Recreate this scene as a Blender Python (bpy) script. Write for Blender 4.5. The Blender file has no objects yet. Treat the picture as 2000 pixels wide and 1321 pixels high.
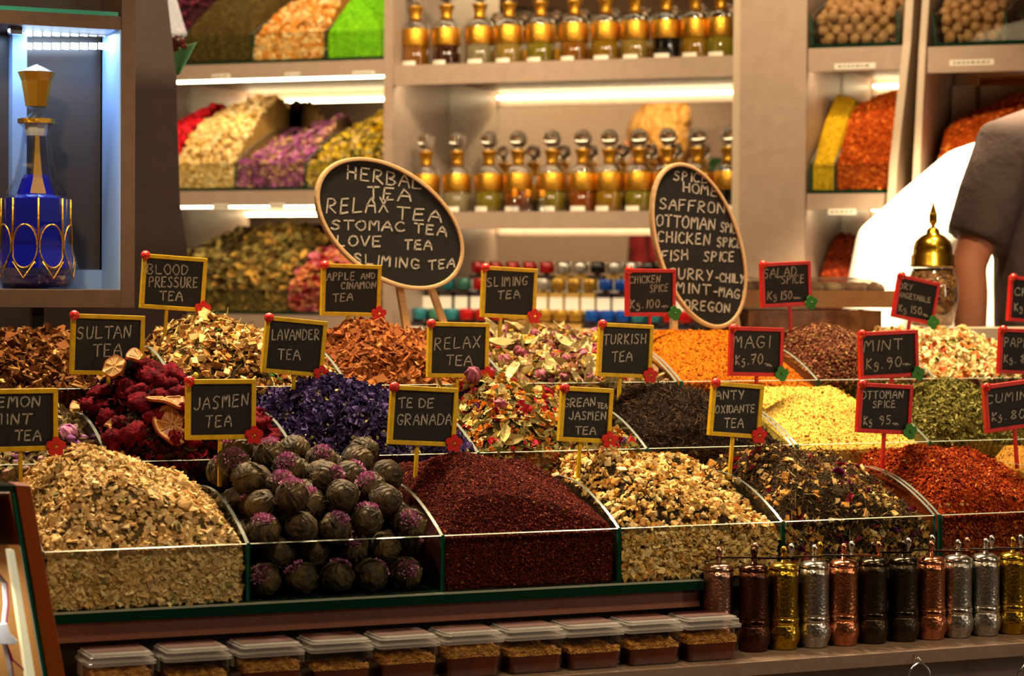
import bpy, bmesh, math, random
import numpy as np
from mathutils import Vector, Matrix

S = bpy.context.scene
COL = S.collection

# ------------------------------------------------------------------ camera
W_, H_, F_ = 2000, 1321, 4400.0
TH, ROLL = math.radians(24), math.radians(0.45)
PITCH = math.atan((660.5 - 556) / F_)
CAM = np.array([0.0, 0.0, 1.22])
FW = np.array([math.sin(TH) * math.cos(PITCH), math.cos(TH) * math.cos(PITCH), -math.sin(PITCH)])
_r0 = np.array([math.cos(TH), -math.sin(TH), 0.0]); _u0 = np.cross(_r0, FW)
RT = _r0 * math.cos(ROLL) + _u0 * math.sin(ROLL)
UP = -_r0 * math.sin(ROLL) + _u0 * math.cos(ROLL)
cam_data = bpy.data.cameras.new('camera'); cam = bpy.data.objects.new('camera', cam_data); COL.objects.link(cam)
cam.matrix_world = Matrix(((RT[0], UP[0], -FW[0], 0), (RT[1], UP[1], -FW[1], 0), (RT[2], UP[2], -FW[2], 1.22), (0, 0, 0, 1)))
cam_data.sensor_width = 36.0; cam_data.lens = F_ / W_ * 36.0; cam_data.clip_start = 0.05
cam_data.dof.use_dof = True; cam_data.dof.focus_distance = 3.82; cam_data.dof.aperture_fstop = 5.4
S.camera = cam

def ray(px, py): return FW + RT * (px - 1000) / F_ - UP * (py - 660.5) / F_
def onv(px, py, v): d = ray(px, py); return CAM + d * (v / d[1])
def onz(px, py, z): d = ray(px, py); return CAM + d * ((z - 1.22) / d[2])
def atd(px, py, Z): return CAM + ray(px, py) * Z
OB = np.array([2.6929, 5.6994, 0.0]); A45 = math.radians(-45)
WB = np.array([math.cos(A45), math.sin(A45), 0]); NB = np.array([-math.sin(A45), math.cos(A45), 0])
def onB(px, py, d=0.0):                        # point on the plane d behind the back shelving front, in its own frame
    r = ray(px, py); s = ((OB - CAM) @ NB + d) / (r @ NB); P = CAM + r * s; q = P - OB
    return float(q @ WB), float(P[2])

# ------------------------------------------------------------------ world, exposure, lamps
S.view_settings.view_transform = 'Standard'; S.view_settings.look = 'None'
S.view_settings.gamma = 1.0; S.view_settings.exposure = 0.0; S.view_settings.use_curve_mapping = False
S.cycles.use_denoising = True
S.cycles.max_bounces = 10; S.cycles.transparent_max_bounces = 32; S.cycles.glossy_bounces = 5; S.cycles.transmission_bounces = 8
S.cycles.sample_clamp_indirect = 6.0; S.cycles.caustics_reflective = False; S.cycles.caustics_refractive = False
wd = bpy.data.worlds.new('world'); S.world = wd; wd.use_nodes = True
wd.node_tree.nodes['Background'].inputs[0].default_value = (1.0, 0.72, 0.45, 1); wd.node_tree.nodes['Background'].inputs[1].default_value = 0.10
WARM = (1.0, 0.74, 0.42)
def spot(name, loc, target, power, size=75, rad=0.06, col=WARM, blend=0.6):
    l = bpy.data.lights.new(name, 'SPOT'); l.energy = power; l.color = col; l.spot_size = math.radians(size); l.spot_blend = blend; l.shadow_soft_size = rad
    o = bpy.data.objects.new(name, l); COL.objects.link(o); o.location = loc
    o.rotation_euler = (Vector(target) - Vector(loc)).to_track_quat('-Z', 'Y').to_euler(); return o
LAMPS = [(0.75, 4.0), (1.3, 4.05), (1.85, 4.05), (2.4, 4.05), (2.95, 4.05)]
for x, y in LAMPS:
    spot('ceiling_or_fill_spot', (x, y, 2.36), (x + 0.02, y - 0.42, 0.9), 128, 80)
spot('ceiling_or_fill_spot', (1.0, 2.2, 2.55), (1.3, 3.4, 0.72), 62, 60, 0.1)  # added fill from the customer side for tray fronts and honey boxes
spot('ceiling_or_fill_spot', (2.6, 2.2, 2.55), (2.3, 3.4, 0.72), 62, 60, 0.1)  # second added front fill, towards the grinders
spot('ceiling_or_fill_spot', (0.1, 2.6, 2.6), (1.15, 4.95, 1.55), 110, 34, 0.1)  # added to brighten the grey cabinet side panel
spot('ceiling_or_fill_spot', (3.3, 4.35, 2.7), (3.6, 4.95, 1.3), 900, 50, 0.05)  # added lamp that overexposes the white shirt
spot('ceiling_or_fill_spot', (2.5, 3.3, 2.65), (3.32, 4.45, 1.25), 95, 38, 0.1)  # added fill for the arm and dark t-shirt
spot('ceiling_or_fill_spot', (2.5, 4.7, 2.7), (3.1, 6.2, 1.3), 140, 95, 0.1)
spot('ceiling_or_fill_spot', (1.6, 5.3, 2.7), (2.1, 7.0, 1.3), 125, 95, 0.1)
spot('ceiling_or_fill_spot', (-0.8, 4.0, 2.7), (-2.2, 3.9, 1.3), 170, 110, 0.1)  # added out of view to brighten the left wall seen in the mirrors
spot('ceiling_or_fill_spot', (1.75, 5.75, 2.7), (0.9, 5.35, 1.6), 190, 60, 0.1)  # added to light the blond figure for its mirror reflection
def add_glint_lamp(loc, target, e, sx, sy):           # added unseen area lamps that give the metal grinders reflections
    l = bpy.data.lights.new('glint_lamp', 'AREA'); l.shape = 'RECTANGLE'; l.size = sx; l.size_y = sy; l.energy = e; l.color = (1, .82, .6)
    o = bpy.data.objects.new('glint_lamp', l); COL.objects.link(o); o.location = loc; o.rotation_euler = (Vector(target) - Vector(loc)).to_track_quat('-Z', 'Y').to_euler()
add_glint_lamp((4.6, 0.6, 1.7), (2.1, 3.2, .8), 16, .22, 1.6); add_glint_lamp((3.2, -0.4, 2.5), (2.0, 3.2, .8), 14, 1.6, .2)

# ------------------------------------------------------------------ materials
def lin(c):
    if isinstance(c, str):
        c = c.lstrip('#'); c = [int(c[i:i + 2], 16) / 255 for i in (0, 2, 4)]
        return tuple(x / 12.92 if x <= .04045 else ((x + .055) / 1.055) ** 2.4 for x in c)
    return tuple(c)
def mat(name, col='#808080', rough=.5, metal=0., spec=.5, trans=0., emis=None, estr=0., noise=None, bump=None, ior=1.45, coat=0., sss=0.):
    m = bpy.data.materials.new(name); m.use_nodes = True; nt = m.node_tree; b = nt.nodes['Principled BSDF']
    b.inputs['Base Color'].default_value = (*lin(col), 1); b.inputs['Roughness'].default_value = rough; b.inputs['Metallic'].default_value = metal
    b.inputs['Specular IOR Level'].default_value = spec; b.inputs['Transmission Weight'].default_value = trans; b.inputs['IOR'].default_value = ior
    b.inputs['Coat Weight'].default_value = coat
    if emis: b.inputs['Emission Color'].default_value = (*lin(emis), 1); b.inputs['Emission Strength'].default_value = estr
    if noise or bump:
        tc = nt.nodes.new('ShaderNodeTexCoord')
    if noise:                                    # (scale, colour2, stretch)
        n = nt.nodes.new('ShaderNodeTexNoise'); n.inputs['Scale'].default_value = noise[0]; n.inputs['Detail'].default_value = 6
        mp = nt.nodes.new('ShaderNodeMapping'); mp.inputs['Scale'].default_value = noise[2] if len(noise) > 2 else (1, 1, 1)
        nt.links.new(tc.outputs['Object'], mp.inputs[0]); nt.links.new(mp.outputs[0], n.inputs[0])
        r = nt.nodes.new('ShaderNodeValToRGB'); r.color_ramp.elements[0].position = .35; r.color_ramp.elements[1].position = .68
        r.color_ramp.elements[0].color = (*lin(col), 1); r.color_ramp.elements[1].color = (*lin(noise[1]), 1)
        nt.links.new(n.outputs[0], r.inputs[0]); nt.links.new(r.outputs[0], b.inputs['Base Color'])
    if bump:                                     # (type, scale, strength, distance)
        if bump[0] == 'noise': n = nt.nodes.new('ShaderNodeTexNoise'); n.inputs['Detail'].default_value = 4
        elif bump[0] == 'wave': n = nt.nodes.new('ShaderNodeTexWave'); n.inputs['Distortion'].default_value = 12; n.inputs['Detail'].default_value = 3
        else: n = nt.nodes.new('ShaderNodeTexVoronoi')
        n.inputs['Scale'].default_value = bump[1]; nt.links.new(tc.outputs['Object'], n.inputs[0])
        bp = nt.nodes.new('ShaderNodeBump'); bp.inputs['Strength'].default_value = bump[2]; bp.inputs['Distance'].default_value = bump[3]
        nt.links.new(n.outputs[0], bp.inputs['Height']); nt.links.new(bp.outputs[0], b.inputs['Normal'])
    return m
def glass(name, tint=(.95, .97, .95), fres=1.45, rough=.02, milk=0., mcol=(.85, .82, .8)):
    m = bpy.data.materials.new(name); m.use_nodes = True; nt = m.node_tree; nt.nodes.clear()
    o = nt.nodes.new('ShaderNodeOutputMaterial'); mx = nt.nodes.new('ShaderNodeMixShader'); t = nt.nodes.new('ShaderNodeBsdfTransparent'); g = nt.nodes.new('ShaderNodeBsdfGlossy'); f = nt.nodes.new('ShaderNodeLayerWeight'); f.inputs[0].default_value = .5; pw = nt.nodes.new('ShaderNodeMath'); pw.operation = 'POWER'; pw.inputs[1].default_value = 4.; ma = nt.nodes.new('ShaderNodeMath'); ma.operation = 'MULTIPLY_ADD'
    f0 = ((fres - 1) / (fres + 1)) ** 2; ma.inputs[1].default_value = .8 - f0; ma.inputs[2].default_value = f0; nt.links.new(f.outputs['Facing'], pw.inputs[0]); nt.links.new(pw.outputs[0], ma.inputs[0])
    t.inputs[0].default_value = (*tint, 1); g.inputs['Roughness'].default_value = rough; 
    nt.links.new(ma.outputs[0], mx.inputs[0]); nt.links.new(t.outputs[0], mx.inputs[1]); nt.links.new(g.outputs[0], mx.inputs[2]); nt.links.new(mx.outputs[0], o.inputs[0])
    if milk:
        df = nt.nodes.new('ShaderNodeBsdfDiffuse'); df.inputs[0].default_value = (*mcol, 1); m2 = nt.nodes.new('ShaderNodeMixShader'); m2.inputs[0].default_value = milk
        nt.links.new(mx.outputs[0], m2.inputs[1]); nt.links.new(df.outputs[0], m2.inputs[2]); nt.links.new(m2.outputs[0], o.inputs[0])
    return m
def attr_mat(name, rough=.75, spec=.25, noise=None, bump=None):
    m = mat(name, rough=rough, spec=spec); nt = m.node_tree; b = nt.nodes['Principled BSDF']
    a = nt.nodes.new('ShaderNodeAttribute'); a.attribute_name = 'Col'
    if noise:
        tc = nt.nodes.new('ShaderNodeTexCoord'); n = nt.nodes.new('ShaderNodeTexNoise'); n.inputs['Scale'].default_value = noise; n.inputs['Detail'].default_value = 5
        nt.links.new(tc.outputs['Object'], n.inputs[0])
        mr = nt.nodes.new('ShaderNodeMapRange'); mr.inputs[1].default_value = .3; mr.inputs[2].default_value = .7; mr.inputs[3].default_value = .65; mr.inputs[4].default_value = 1.3
        nt.links.new(n.outputs[0], mr.inputs[0])
        mx = nt.nodes.new('ShaderNodeVectorMath'); mx.operation = 'MULTIPLY'
        nt.links.new(a.outputs[0], mx.inputs[0]); nt.links.new(mr.outputs[0], mx.inputs[1]); nt.links.new(mx.outputs[0], b.inputs['Base Color'])
        bp = nt.nodes.new('ShaderNodeBump'); bp.inputs['Strength'].default_value = .6; bp.inputs['Distance'].default_value = .002
        nt.links.new(n.outputs[0], bp.inputs['Height']); nt.links.new(bp.outputs[0], b.inputs['Normal'])
    else: nt.links.new(a.outputs[0], b.inputs['Base Color'])
    return m
M = dict(
    flake=attr_mat('dried_plant', .8, .12), powder=attr_mat('ground_spice', .9, .1, 420),
    glass=glass('clear_glass'), edge=mat('polished_glass_edge', '#6f7872', .2, spec=.6), rim=mat('bright_glass_rim', '#9aa092', .25), teal=mat('green_glass_edge', '#1d5a4c', .15, spec=.6), dgreen=mat('dark_green_glass', '#0a2c20', .1, spec=.7, coat=.4),
    fascia=mat('brown_laminate', '#8a5748', .45, noise=(60, '#825143')), dark=mat('dark_recess', '#2a2019', .7), cream=mat('cream_laminate', '#c9b5a0', .4),
    taupe=mat('taupe_laminate', '#b09a8c', .42, noise=(30, '#a89283')), shelf_b=mat('brown_shelf_laminate', '#866f60', .35, noise=(40, '#7d6758')), taupe_d=mat('taupe_side', '#8a7872', .5, noise=(30, '#82716b')),
    led=mat('led_strip', '#ffffff', .4, emis=(1, .86, .55), estr=17), led_cold=mat('cold_led', '#ffffff', .4, emis=(.6, .8, 1), estr=14), mirror=mat('mirror', '#e6e0d4', .015, metal=1.0),
    yellow=mat('yellow_painted_wood', '#d8b012', .42, noise=(90, '#c39a08')), red=mat('red_painted_wood', '#cf2016', .4, noise=(90, '#b81a12')), board=mat('chalkboard', '#0e0b0a', .65, noise=(60, '#181310')),
    chalk=mat('white_chalk', '#cfc8bd', .95, noise=(900, '#6d665e')), chalk_b=mat('bright_chalk', '#ddd5c8', .95, noise=(700, '#9b9388')), bead=mat('red_bead', '#c4281e', .25, coat=.5), flower=mat('red_felt', '#c41a12', .55), clover=mat('green_felt', '#2f7a28', .55),
    fdot=mat('yellow_dot', '#e0a030', .5), pine=mat('pale_pine', '#dcb98c', .5, noise=(25, '#cfa877', (1, 1, 6))),
    tea=mat('rolled_tea_leaf', '#1e160d', .65, noise=(75, '#5e4a26', (1, 1, .3)), bump=('wave', 40, .8, .002)), pink=mat('pink_petal', '#a83a94', .7, noise=(110, '#e8b0d2')),
    plastic=glass('clear_plastic', (.93, .93, .93), 1.6, .1), plastic_lid=glass('lid_plastic', (.9, .88, .88), 1.9, .1, .15), honey=mat('honey', '#451503', .08, spec=.5, coat=.4, noise=(18, '#6a2804')), comb=mat('honeycomb', '#e0a648', .45, noise=(120, '#9a5818'), bump=('voronoi', 260, .8, .003)), redpaper=mat('red_paper', '#4a0a06', .5, noise=(60, '#180604', (1, 6, 1))),
    wood=mat('orange_wood', '#8a3d0c', .4, noise=(12, '#9b480f', (1, 1, .15))), white=mat('white_paint', '#f2efe8', .6), tag=mat('white_label', '#f4efe4', .6), ink=mat('printed_ink', '#3a3430', .7),
    case=mat('brown_case_frame', '#5a4437', .45, noise=(40, '#523d31')), caseblue=mat('blue_lit_case_lining', '#8fb0e4', .5), casedark=mat('grey_case_back', '#4a403c', .3), amberpane=glass('amber_tinted_glass', (1, .8, .42), 2.2, .05, .3, (.55, .32, .07)), steel=mat('steel', '#c8ccd2', .2, metal=1), black=mat('black_metal', '#1a1512', .4),
    gold=mat('gold_gilding', '#d6a03a', .42, metal=1, bump=('voronoi', 160, .5, .002)), brass=mat('brass', '#c79a2e', .22, metal=1, bump=('noise', 60, .15, .002)),
    blue=mat('blue_liquid', '#0a1bb8', .06, spec=.7, trans=.35, coat=.6), amber=mat('amber_glass', '#c08420', .05, spec=.8, trans=.35, coat=.6), capglass=mat('cut_glass', '#d8d4cc', .08, spec=.8, trans=.5, coat=.5), crystal=glass('crystal', (.9, .94, .98), 2.0, .02),
    skin=mat('skin', '#b9795a', .5, noise=(8, '#ad6c4e')), shirt=mat('dark_tshirt', '#4a3c3c', .85, noise=(14, '#403434'), bump=('noise', 9, .7, .03)), whitecloth=mat('white_cotton', '#f5f0e8', .8, bump=('noise', 7, .5, .02)), trousers=mat('dark_trousers', '#22222a', .85), hairdark=mat('dark_hair', '#1c1410', .6), blond=mat('blond_hair', '#d9a95c', .5, noise=(30, '#a87434', (1, 1, .2)), bump=('wave', 14, 1., .01)),
    card=mat('brown_cardboard', '#a5764c', .6, noise=(20, '#96683f')), card2=mat('dark_sweets_carton', '#5a3420', .4, noise=(30, '#8a5a34')), candy=mat('nougat', '#d9b98a', .6, noise=(30, '#8a5a34')), wrap=glass('cellophane', (.9, .88, .85), 1.8, .16, .04),
    floor=mat('floor_tile', '#6b5e55', .4, noise=(6, '#5c5049')), wall=mat('wall_paint', '#a08a78', .7, noise=(4, '#988270')), nut=mat('nutmeg', '#b58a5c', .6, noise=(60, '#94693f'), bump=('noise', 120, .5, .002)), rose=mat('dried_rose', '#6a1c40', .7, noise=(120, '#a86074')),
    orange=mat('dried_orange_flesh', '#8f4414', .55, noise=(180, '#b87a36')), rind=mat('dried_orange_rind', '#a84c10', .6, noise=(60, '#74300c')), pith=mat('orange_pith', '#c49c64', .7), pom=mat('red_dried_flower', '#3c0612', .85, spec=.1, noise=(70, '#7a1024'), bump=('noise', 220, 1., .005)), cable_p=mat('magenta_cable', '#a02060', .4), cable_w=mat('white_cable', '#e8e4ee', .4), tape=mat('white_tape', '#e6eaf4', .6),
)
def liquid(name, c): M[name] = mat(name, c, .12, spec=.6, trans=.25, coat=.3); return M[name]

# ------------------------------------------------------------------ mesh builder
class MB:
    def __init__(s): s.v = []; s.f = []; s.m = []; s.sm = []
    def add(s, vs, fs, m=0, smooth=False):
        o = len(s.v); s.v += [tuple(map(float, p)) for p in vs]; s.f += [tuple(i + o for i in f) for f in fs]; s.m += [m] * len(fs); s.sm += [smooth] * len(fs); return s
    def box(s, a, b, m=0):
        (x0, y0, z0), (x1, y1, z1) = a, b
        return s.add([(x0, y0, z0), (x1, y0, z0), (x1, y1, z0), (x0, y1, z0), (x0, y0, z1), (x1, y0, z1), (x1, y1, z1), (x0, y1, z1)],
                     [(3, 2, 1, 0), (4, 5, 6, 7), (0, 1, 5, 4), (1, 2, 6, 5), (2, 3, 7, 6), (3, 0, 4, 7)], m)
    def prism(s, poly, axis, a, b, m=0, mside=None):     # polygon (2D list) extruded along axis 'x','y','z'
        n = len(poly); mk = {'x': lambda p, t: (t, p[0], p[1]), 'y': lambda p, t: (p[0], t, p[1]), 'z': lambda p, t: (p[0], p[1], t)}[axis]
        vs = [mk(p, a) for p in poly] + [mk(p, b) for p in poly]
        s.add(vs, [tuple(range(n))[::-1], tuple(range(n, 2 * n))], m)
        o = len(s.v) - 2 * n
        for i in range(n):
            j = (i + 1) % n; mm = m if mside is None else (mside[i] if isinstance(mside, (list, tuple)) else mside)
            s.f.append((o + i, o + j, o + n + j, o + n + i)); s.m.append(mm); s.sm.append(False)
        return s
    def lathe(s, prof, c=(0, 0, 0), n=24, m=0, smooth=True, ax='z', mf=None, phase=0.):
        vs = []; fs = []
        for r, z in prof:
            for k in range(n):
                a = 2 * math.pi * k / n + phase; p = (r * math.cos(a), r * math.sin(a), z)
                if ax == 'y': p = (p[0], p[2], p[1])
                if ax == 'x': p = (p[2], p[0], p[1])
                vs.append((p[0] + c[0], p[1] + c[1], p[2] + c[2]))
        P = len(prof)
        for i in range(P - 1):
            for k in range(n):
                fs.append((i * n + k, i * n + (k + 1) % n, (i + 1) * n + (k + 1) % n, (i + 1) * n + k))
        o = len(s.v); s.add(vs, fs, m, smooth)
        if mf:
            for i in range(P - 1):
                for k in range(n): s.m[len(s.m) - len(fs) + i * n + k] = mf(i)
        if prof[0][0] > 1e-6: s.f.append(tuple(o + k for k in range(n))[::-1]); s.m.append(mf(0) if mf else m); s.sm.append(False)
        if prof[-1][0] > 1e-6: s.f.append(tuple(o + (P - 1) * n + k for k in range(n))); s.m.append(mf(P - 2) if mf else m); s.sm.append(False)
        return s
    def tube(s, path, r, n=8, m=0, smooth=True):
        path = [Vector(p) for p in path]; vs = []; N = len(path); u = None
        for i, p in enumerate(path):
            t = (path[min(i + 1, N - 1)] - path[max(i - 1, 0)]).normalized()
            if u is None: u = t.orthogonal().normalized()
            u = (u - t * u.dot(t)).normalized(); w = t.cross(u); rr = r[i] if isinstance(r, (list, tuple)) else r
            for k in range(n): a = 2 * math.pi * k / n; vs.append(p + (u * math.cos(a) + w * math.sin(a)) * rr)
        fs = [(i * n + k, i * n + (k + 1) % n, (i + 1) * n + (k + 1) % n, (i + 1) * n + k) for i in range(N - 1) for k in range(n)]
        fs += [tuple(range(n))[::-1], tuple((N - 1) * n + k for k in range(n))]
        return s.add(vs, fs, m, smooth)
    def sphere(s, c, r, m=0, n=16, k=10, sc=(1, 1, 1)):
        prof = [(max(1e-5, math.sin(math.pi * i / k)) * r, -math.cos(math.pi * i / k) * r) for i in range(k + 1)]
        o = len(s.v); s.lathe(prof, (0, 0, 0), n, m)
        for i in range(o, len(s.v)): p = s.v[i]; s.v[i] = (p[0] * sc[0] + c[0], p[1] * sc[1] + c[1], p[2] * sc[2] + c[2])
        return s
    def build(s, name, mats, parent=None, loc=None, bevel=0., rot=None):
        me = bpy.data.meshes.new(name); me.from_pydata(s.v, [], s.f)
        for mm in (mats if isinstance(mats, (list, tuple)) else [mats]): me.materials.append(mm)
        me.polygons.foreach_set('material_index', s.m); me.polygons.foreach_set('use_smooth', s.sm)
        bm = bmesh.new(); bm.from_mesh(me); bmesh.ops.recalc_face_normals(bm, faces=bm.faces); bm.to_mesh(me); bm.free(); me.update()
        o = bpy.data.objects.new(name, me); COL.objects.link(o)
        if parent: o.parent = parent
        if loc is not None: o.location = loc
        if rot is not None: o.rotation_euler = rot
        if bevel: b = o.modifiers.new('bevel', 'BEVEL'); b.width = bevel; b.segments = 2; b.limit_method = 'ANGLE'
        return o
def tag(o, label, cat, group=None, kind=None):
    o['label'] = label; o['category'] = cat
    if group: o['group'] = group
    if kind: o['kind'] = kind
    return o
def thing(name, label, cat, loc=(0, 0, 0), rot=(0, 0, 0), group=None):
    o = bpy.data.objects.new(name, None); COL.objects.link(o); o.location = loc; o.rotation_euler = rot; o.empty_display_size = .05
    return tag(o, label, cat, group)
def struct(o): o['kind'] = 'structure'; return o
def dup(root, loc, rot=None, label=None, scale=None):
    r = root.copy(); COL.objects.link(r); r.location = loc
    if rot is not None: r.rotation_euler = rot
    if label: r['label'] = label
    if scale: r.scale = (scale,) * 3
    for ch in list(root.children):
        c = ch.copy(); COL.objects.link(c); c.parent = r
        for g in list(ch.children): d = g.copy(); COL.objects.link(d); d.parent = c
    return r
rng = np.random.default_rng(7)
random.seed(3)

# ------------------------------------------------------------------ chalk lettering
FONT = {
 'A': '0,0 .1,.55 .3,1 .5,.55 .6,0;.12,.42 .5,.42', 'B': '.05,0 .05,1 .4,.95 .48,.75 .35,.55 .08,.52 .45,.42 .55,.22 .4,.02 .05,0', 'C': '.55,.85 .38,1 .15,.9 .03,.5 .15,.1 .38,0 .56,.12',
 'D': '.05,0 .05,1 .35,.95 .56,.7 .57,.35 .4,.06 .05,0', 'E': '.5,1 .08,.97 .05,0 .52,.04;.07,.52 .42,.54', 'F': '.55,1 .08,.97 .05,0;.07,.52 .42,.54', 'G': '.55,.85 .35,1 .12,.88 .03,.45 .18,.05 .42,.02 .56,.2 .55,.42 .32,.42',
 'H': '.05,0 .06,1;.55,0 .54,1;.06,.5 .55,.52', 'I': '.15,0 .15,1', 'J': '.5,1 .48,.25 .35,.02 .15,.05 .05,.25', 'K': '.06,0 .06,1;.52,.98 .08,.5 .55,0', 'L': '.06,1 .06,.02 .52,.05', 'M': '.03,0 .06,.95 .16,.98 .3,.5 .44,.98 .56,.95 .6,0',
 'N': '.05,0 .06,1 .52,.02 .54,1', 'O': '.3,1 .1,.85 .02,.5 .12,.12 .32,0 .52,.15 .59,.5 .5,.88 .3,1', 'P': '.05,0 .06,1 .4,.97 .52,.78 .4,.55 .08,.5', 'R': '.05,0 .06,1 .4,.97 .5,.78 .38,.55 .08,.5 .55,0', 'S': '.52,.88 .32,1 .1,.88 .1,.66 .45,.42 .5,.18 .3,0 .04,.1',
 'T': '.3,0 .3,.98;.0,.97 .6,1', 'U': '.05,1 .06,.25 .2,.02 .42,.04 .54,.28 .54,1', 'V': '.03,1 .3,0 .57,1', 'W': '.02,1 .16,.03 .3,.6 .45,.03 .59,1', 'X': '.05,1 .55,0;.55,1 .05,0', 'Y': '.05,1 .3,.5;.56,1 .2,0',
 '0': '.3,1 .1,.8 .05,.4 .2,.02 .42,.05 .54,.45 .46,.88 .3,1', '1': '.2,0 .22,1', '5': '.5,1 .12,.98 .1,.6 .4,.58 .52,.3 .35,.02 .06,.06', '7': '.05,.95 .55,1 .25,0;.15,.5 .45,.52', '8': '.3,.52 .1,.75 .3,1 .5,.78 .3,.52 .08,.25 .3,0 .54,.22 .3,.52', '9': '.5,.75 .3,.5 .1,.7 .25,.98 .5,.85 .48,.3 .3,-.05',
 '.': '.1,.02 .16,.06', '-': '.1,.45 .45,.47', 'g': '.45,.5 .25,.6 .08,.4 .25,.2 .45,.35 .45,.55 .44,-.15 .25,-.3 .08,-.18', 't': '.15,.4 .2,0 .35,.02;.02,.22 .35,.26', 'l': '.1,.35 .12,0 .28,.04', 'i': '.2,0 .2,.62;.2,.85 .22,.9', ' ': '',
}
ADV = {'I': .34, 'i': .38, '.': .3, '1': .42, 'l': .3, 't': .36, ' ': .5, 'M': .82, '-': .58}
def letters(items, tolocal, wpx):
    mb = MB()
    for it in items:
        txt, x0, y0, x1, y1, h = it
        tot = sum(ADV.get(c, .76) for c in txt) - .14
        dx, dy = (x1 - x0) / tot, (y1 - y0) / tot; pos = 0
        for c in txt:
            for st in FONT[c].split(';'):
                if not st: continue
                pts = [tuple(map(float, q.split(','))) for q in st.split()]
                jr = rng.normal(0, .022, (len(pts), 2)); q = []
                for (a, b), j in zip(pts, jr):
                    a += j[0]; b += j[1]
                    q.append((x0 + (pos + a) * dx + b * h * .06, y0 + (pos + a) * dy - b * h))
                L = [np.array(tolocal(*p)) for p in q]; hw = wpx * .5
                for i in range(len(L) - 1):
                    a, b = L[i], L[i + 1]; d = b - a; ln = np.linalg.norm(d)
                    if ln < 1e-6: continue
                    d /= ln; n = np.array([-d[1], d[0]]) * hw * rng.uniform(.75, 1.2); a = a - d * hw * .5; b = b + d * hw * .5
                    z0, z1 = 0, -.0004
                    P = [a - n, b - n, b + n, a + n]
                    mb.add([(p[0], z0, p[1]) for p in P] + [(p[0], z1, p[1]) for p in P], [(4, 5, 6, 7), (0, 1, 5, 4), (1, 2, 6, 5), (2, 3, 7, 6), (3, 0, 4, 7)])
            pos += ADV.get(c, .76)
    return mb
#PART2
# ------------------------------------------------------------------ heaps of dried goods
def P_chip(l=1., w=.7, t=.22, j=.13):
    v = np.array([(x * l / 2, y * w / 2, z * t / 2) for z in (-1, 1) for y in (-1, 1) for x in (-1, 1)]) + rng.normal(0, j / 2, (8, 3)) * [1, 1, .6]
    return v, [(0, 2, 3, 1), (4, 5, 7, 6), (0, 1, 5, 4), (1, 3, 7, 5), (3, 2, 6, 7), (2, 0, 4, 6)]
def P_leaf(l=1., w=.5, curl=.35, tw=.3):
    v = []; n = 5
    for i in range(n):
        t = i / (n - 1); ww = w * (math.sin(math.pi * (.08 + .84 * t)) ** .8) / 2; x = (t - .5) * l; a = tw * (t - .5) * rng.uniform(.5, 2)
        for y in (-1, 0, 1):
            yy, zz = y * ww, curl * (abs(y) * ww * 1.3 + .8 * (t - .5) ** 2) + rng.normal(0, .02)
            v.append((x + rng.normal(0, .03), yy * math.cos(a) - zz * math.sin(a), yy * math.sin(a) + zz * math.cos(a)))
    return np.array(v), [(i * 3 + k, i * 3 + k + 1, i * 3 + k + 4, i * 3 + k + 3) for i in range(n - 1) for k in range(2)]
def P_curl(l=1., r=.07, bend=.6):
    n = 5; v = []; b1, b2 = rng.normal(0, bend), rng.normal(0, bend * .6)
    for i in range(n):
        t = i / (n - 1) - .5; rr = r * (1.05 - 1.3 * abs(t))
        for k in range(4):
            a = k * math.pi / 2 + t * 2; v.append((t * l, b1 * t * t + rr * math.cos(a), b2 * t * t * 1.2 + rr * math.sin(a)))
    return np.array(v), [(i * 4 + k, i * 4 + (k + 1) % 4, i * 4 + 4 + (k + 1) % 4, i * 4 + 4 + k) for i in range(n - 1) for k in range(4)] + [(3, 2, 1, 0), (16, 17, 18, 19)]
def P_grain(j=.25):
    v = np.array([(1, 0, 0), (-1, 0, 0), (0, 1, 0), (0, -1, 0), (0, 0, 1), (0, 0, -1.)]) * .5
    v = v * rng.uniform(1 - j, 1 + j, (6, 1)) + rng.normal(0, .05, (6, 3)); v[:, 2] *= .6
    return v, [(0, 2, 4), (2, 1, 4), (1, 3, 4), (3, 0, 4), (2, 0, 5), (1, 2, 5), (3, 1, 5), (0, 3, 5)]
def P_blob(j=.22, sc=(1, 1, .8), sub=2):
    bm = bmesh.new(); bmesh.ops.create_icosphere(bm, subdivisions=sub, radius=.5)
    v = np.array([p.co[:] for p in bm.verts]); f = [tuple(p.index for p in q.verts) for q in bm.faces]; bm.free()
    return v * rng.uniform(1 - j, 1 + j, (len(v), 1)) * np.array(sc), f
def P_flower(np_=5, open_=.6):
    v = []; f = []
    for k in range(np_):
        a = 2 * math.pi * k / np_ + rng.uniform(-.3, .3); l = rng.uniform(.4, .6); e = rng.uniform(.1, open_)
        d = np.array((math.cos(a), math.sin(a), 0)); s = np.array((-math.sin(a), math.cos(a), 0)); o = len(v)
        for t, w in ((0, .06), (.5, .2), (1, .1)):
            c = d * l * t * math.cos(e) + np.array((0, 0, l * t * math.sin(e) + .12 * math.sin(t * 3)))
            v += [c - s * w + (0, 0, .06), c - (0, 0, .03), c + s * w + (0, 0, .05)]
        f += [(o, o + 1, o + 4, o + 3), (o + 1, o + 2, o + 5, o + 4), (o + 3, o + 4, o + 7, o + 6), (o + 4, o + 5, o + 8, o + 7)]
    return np.array(v), f
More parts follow.
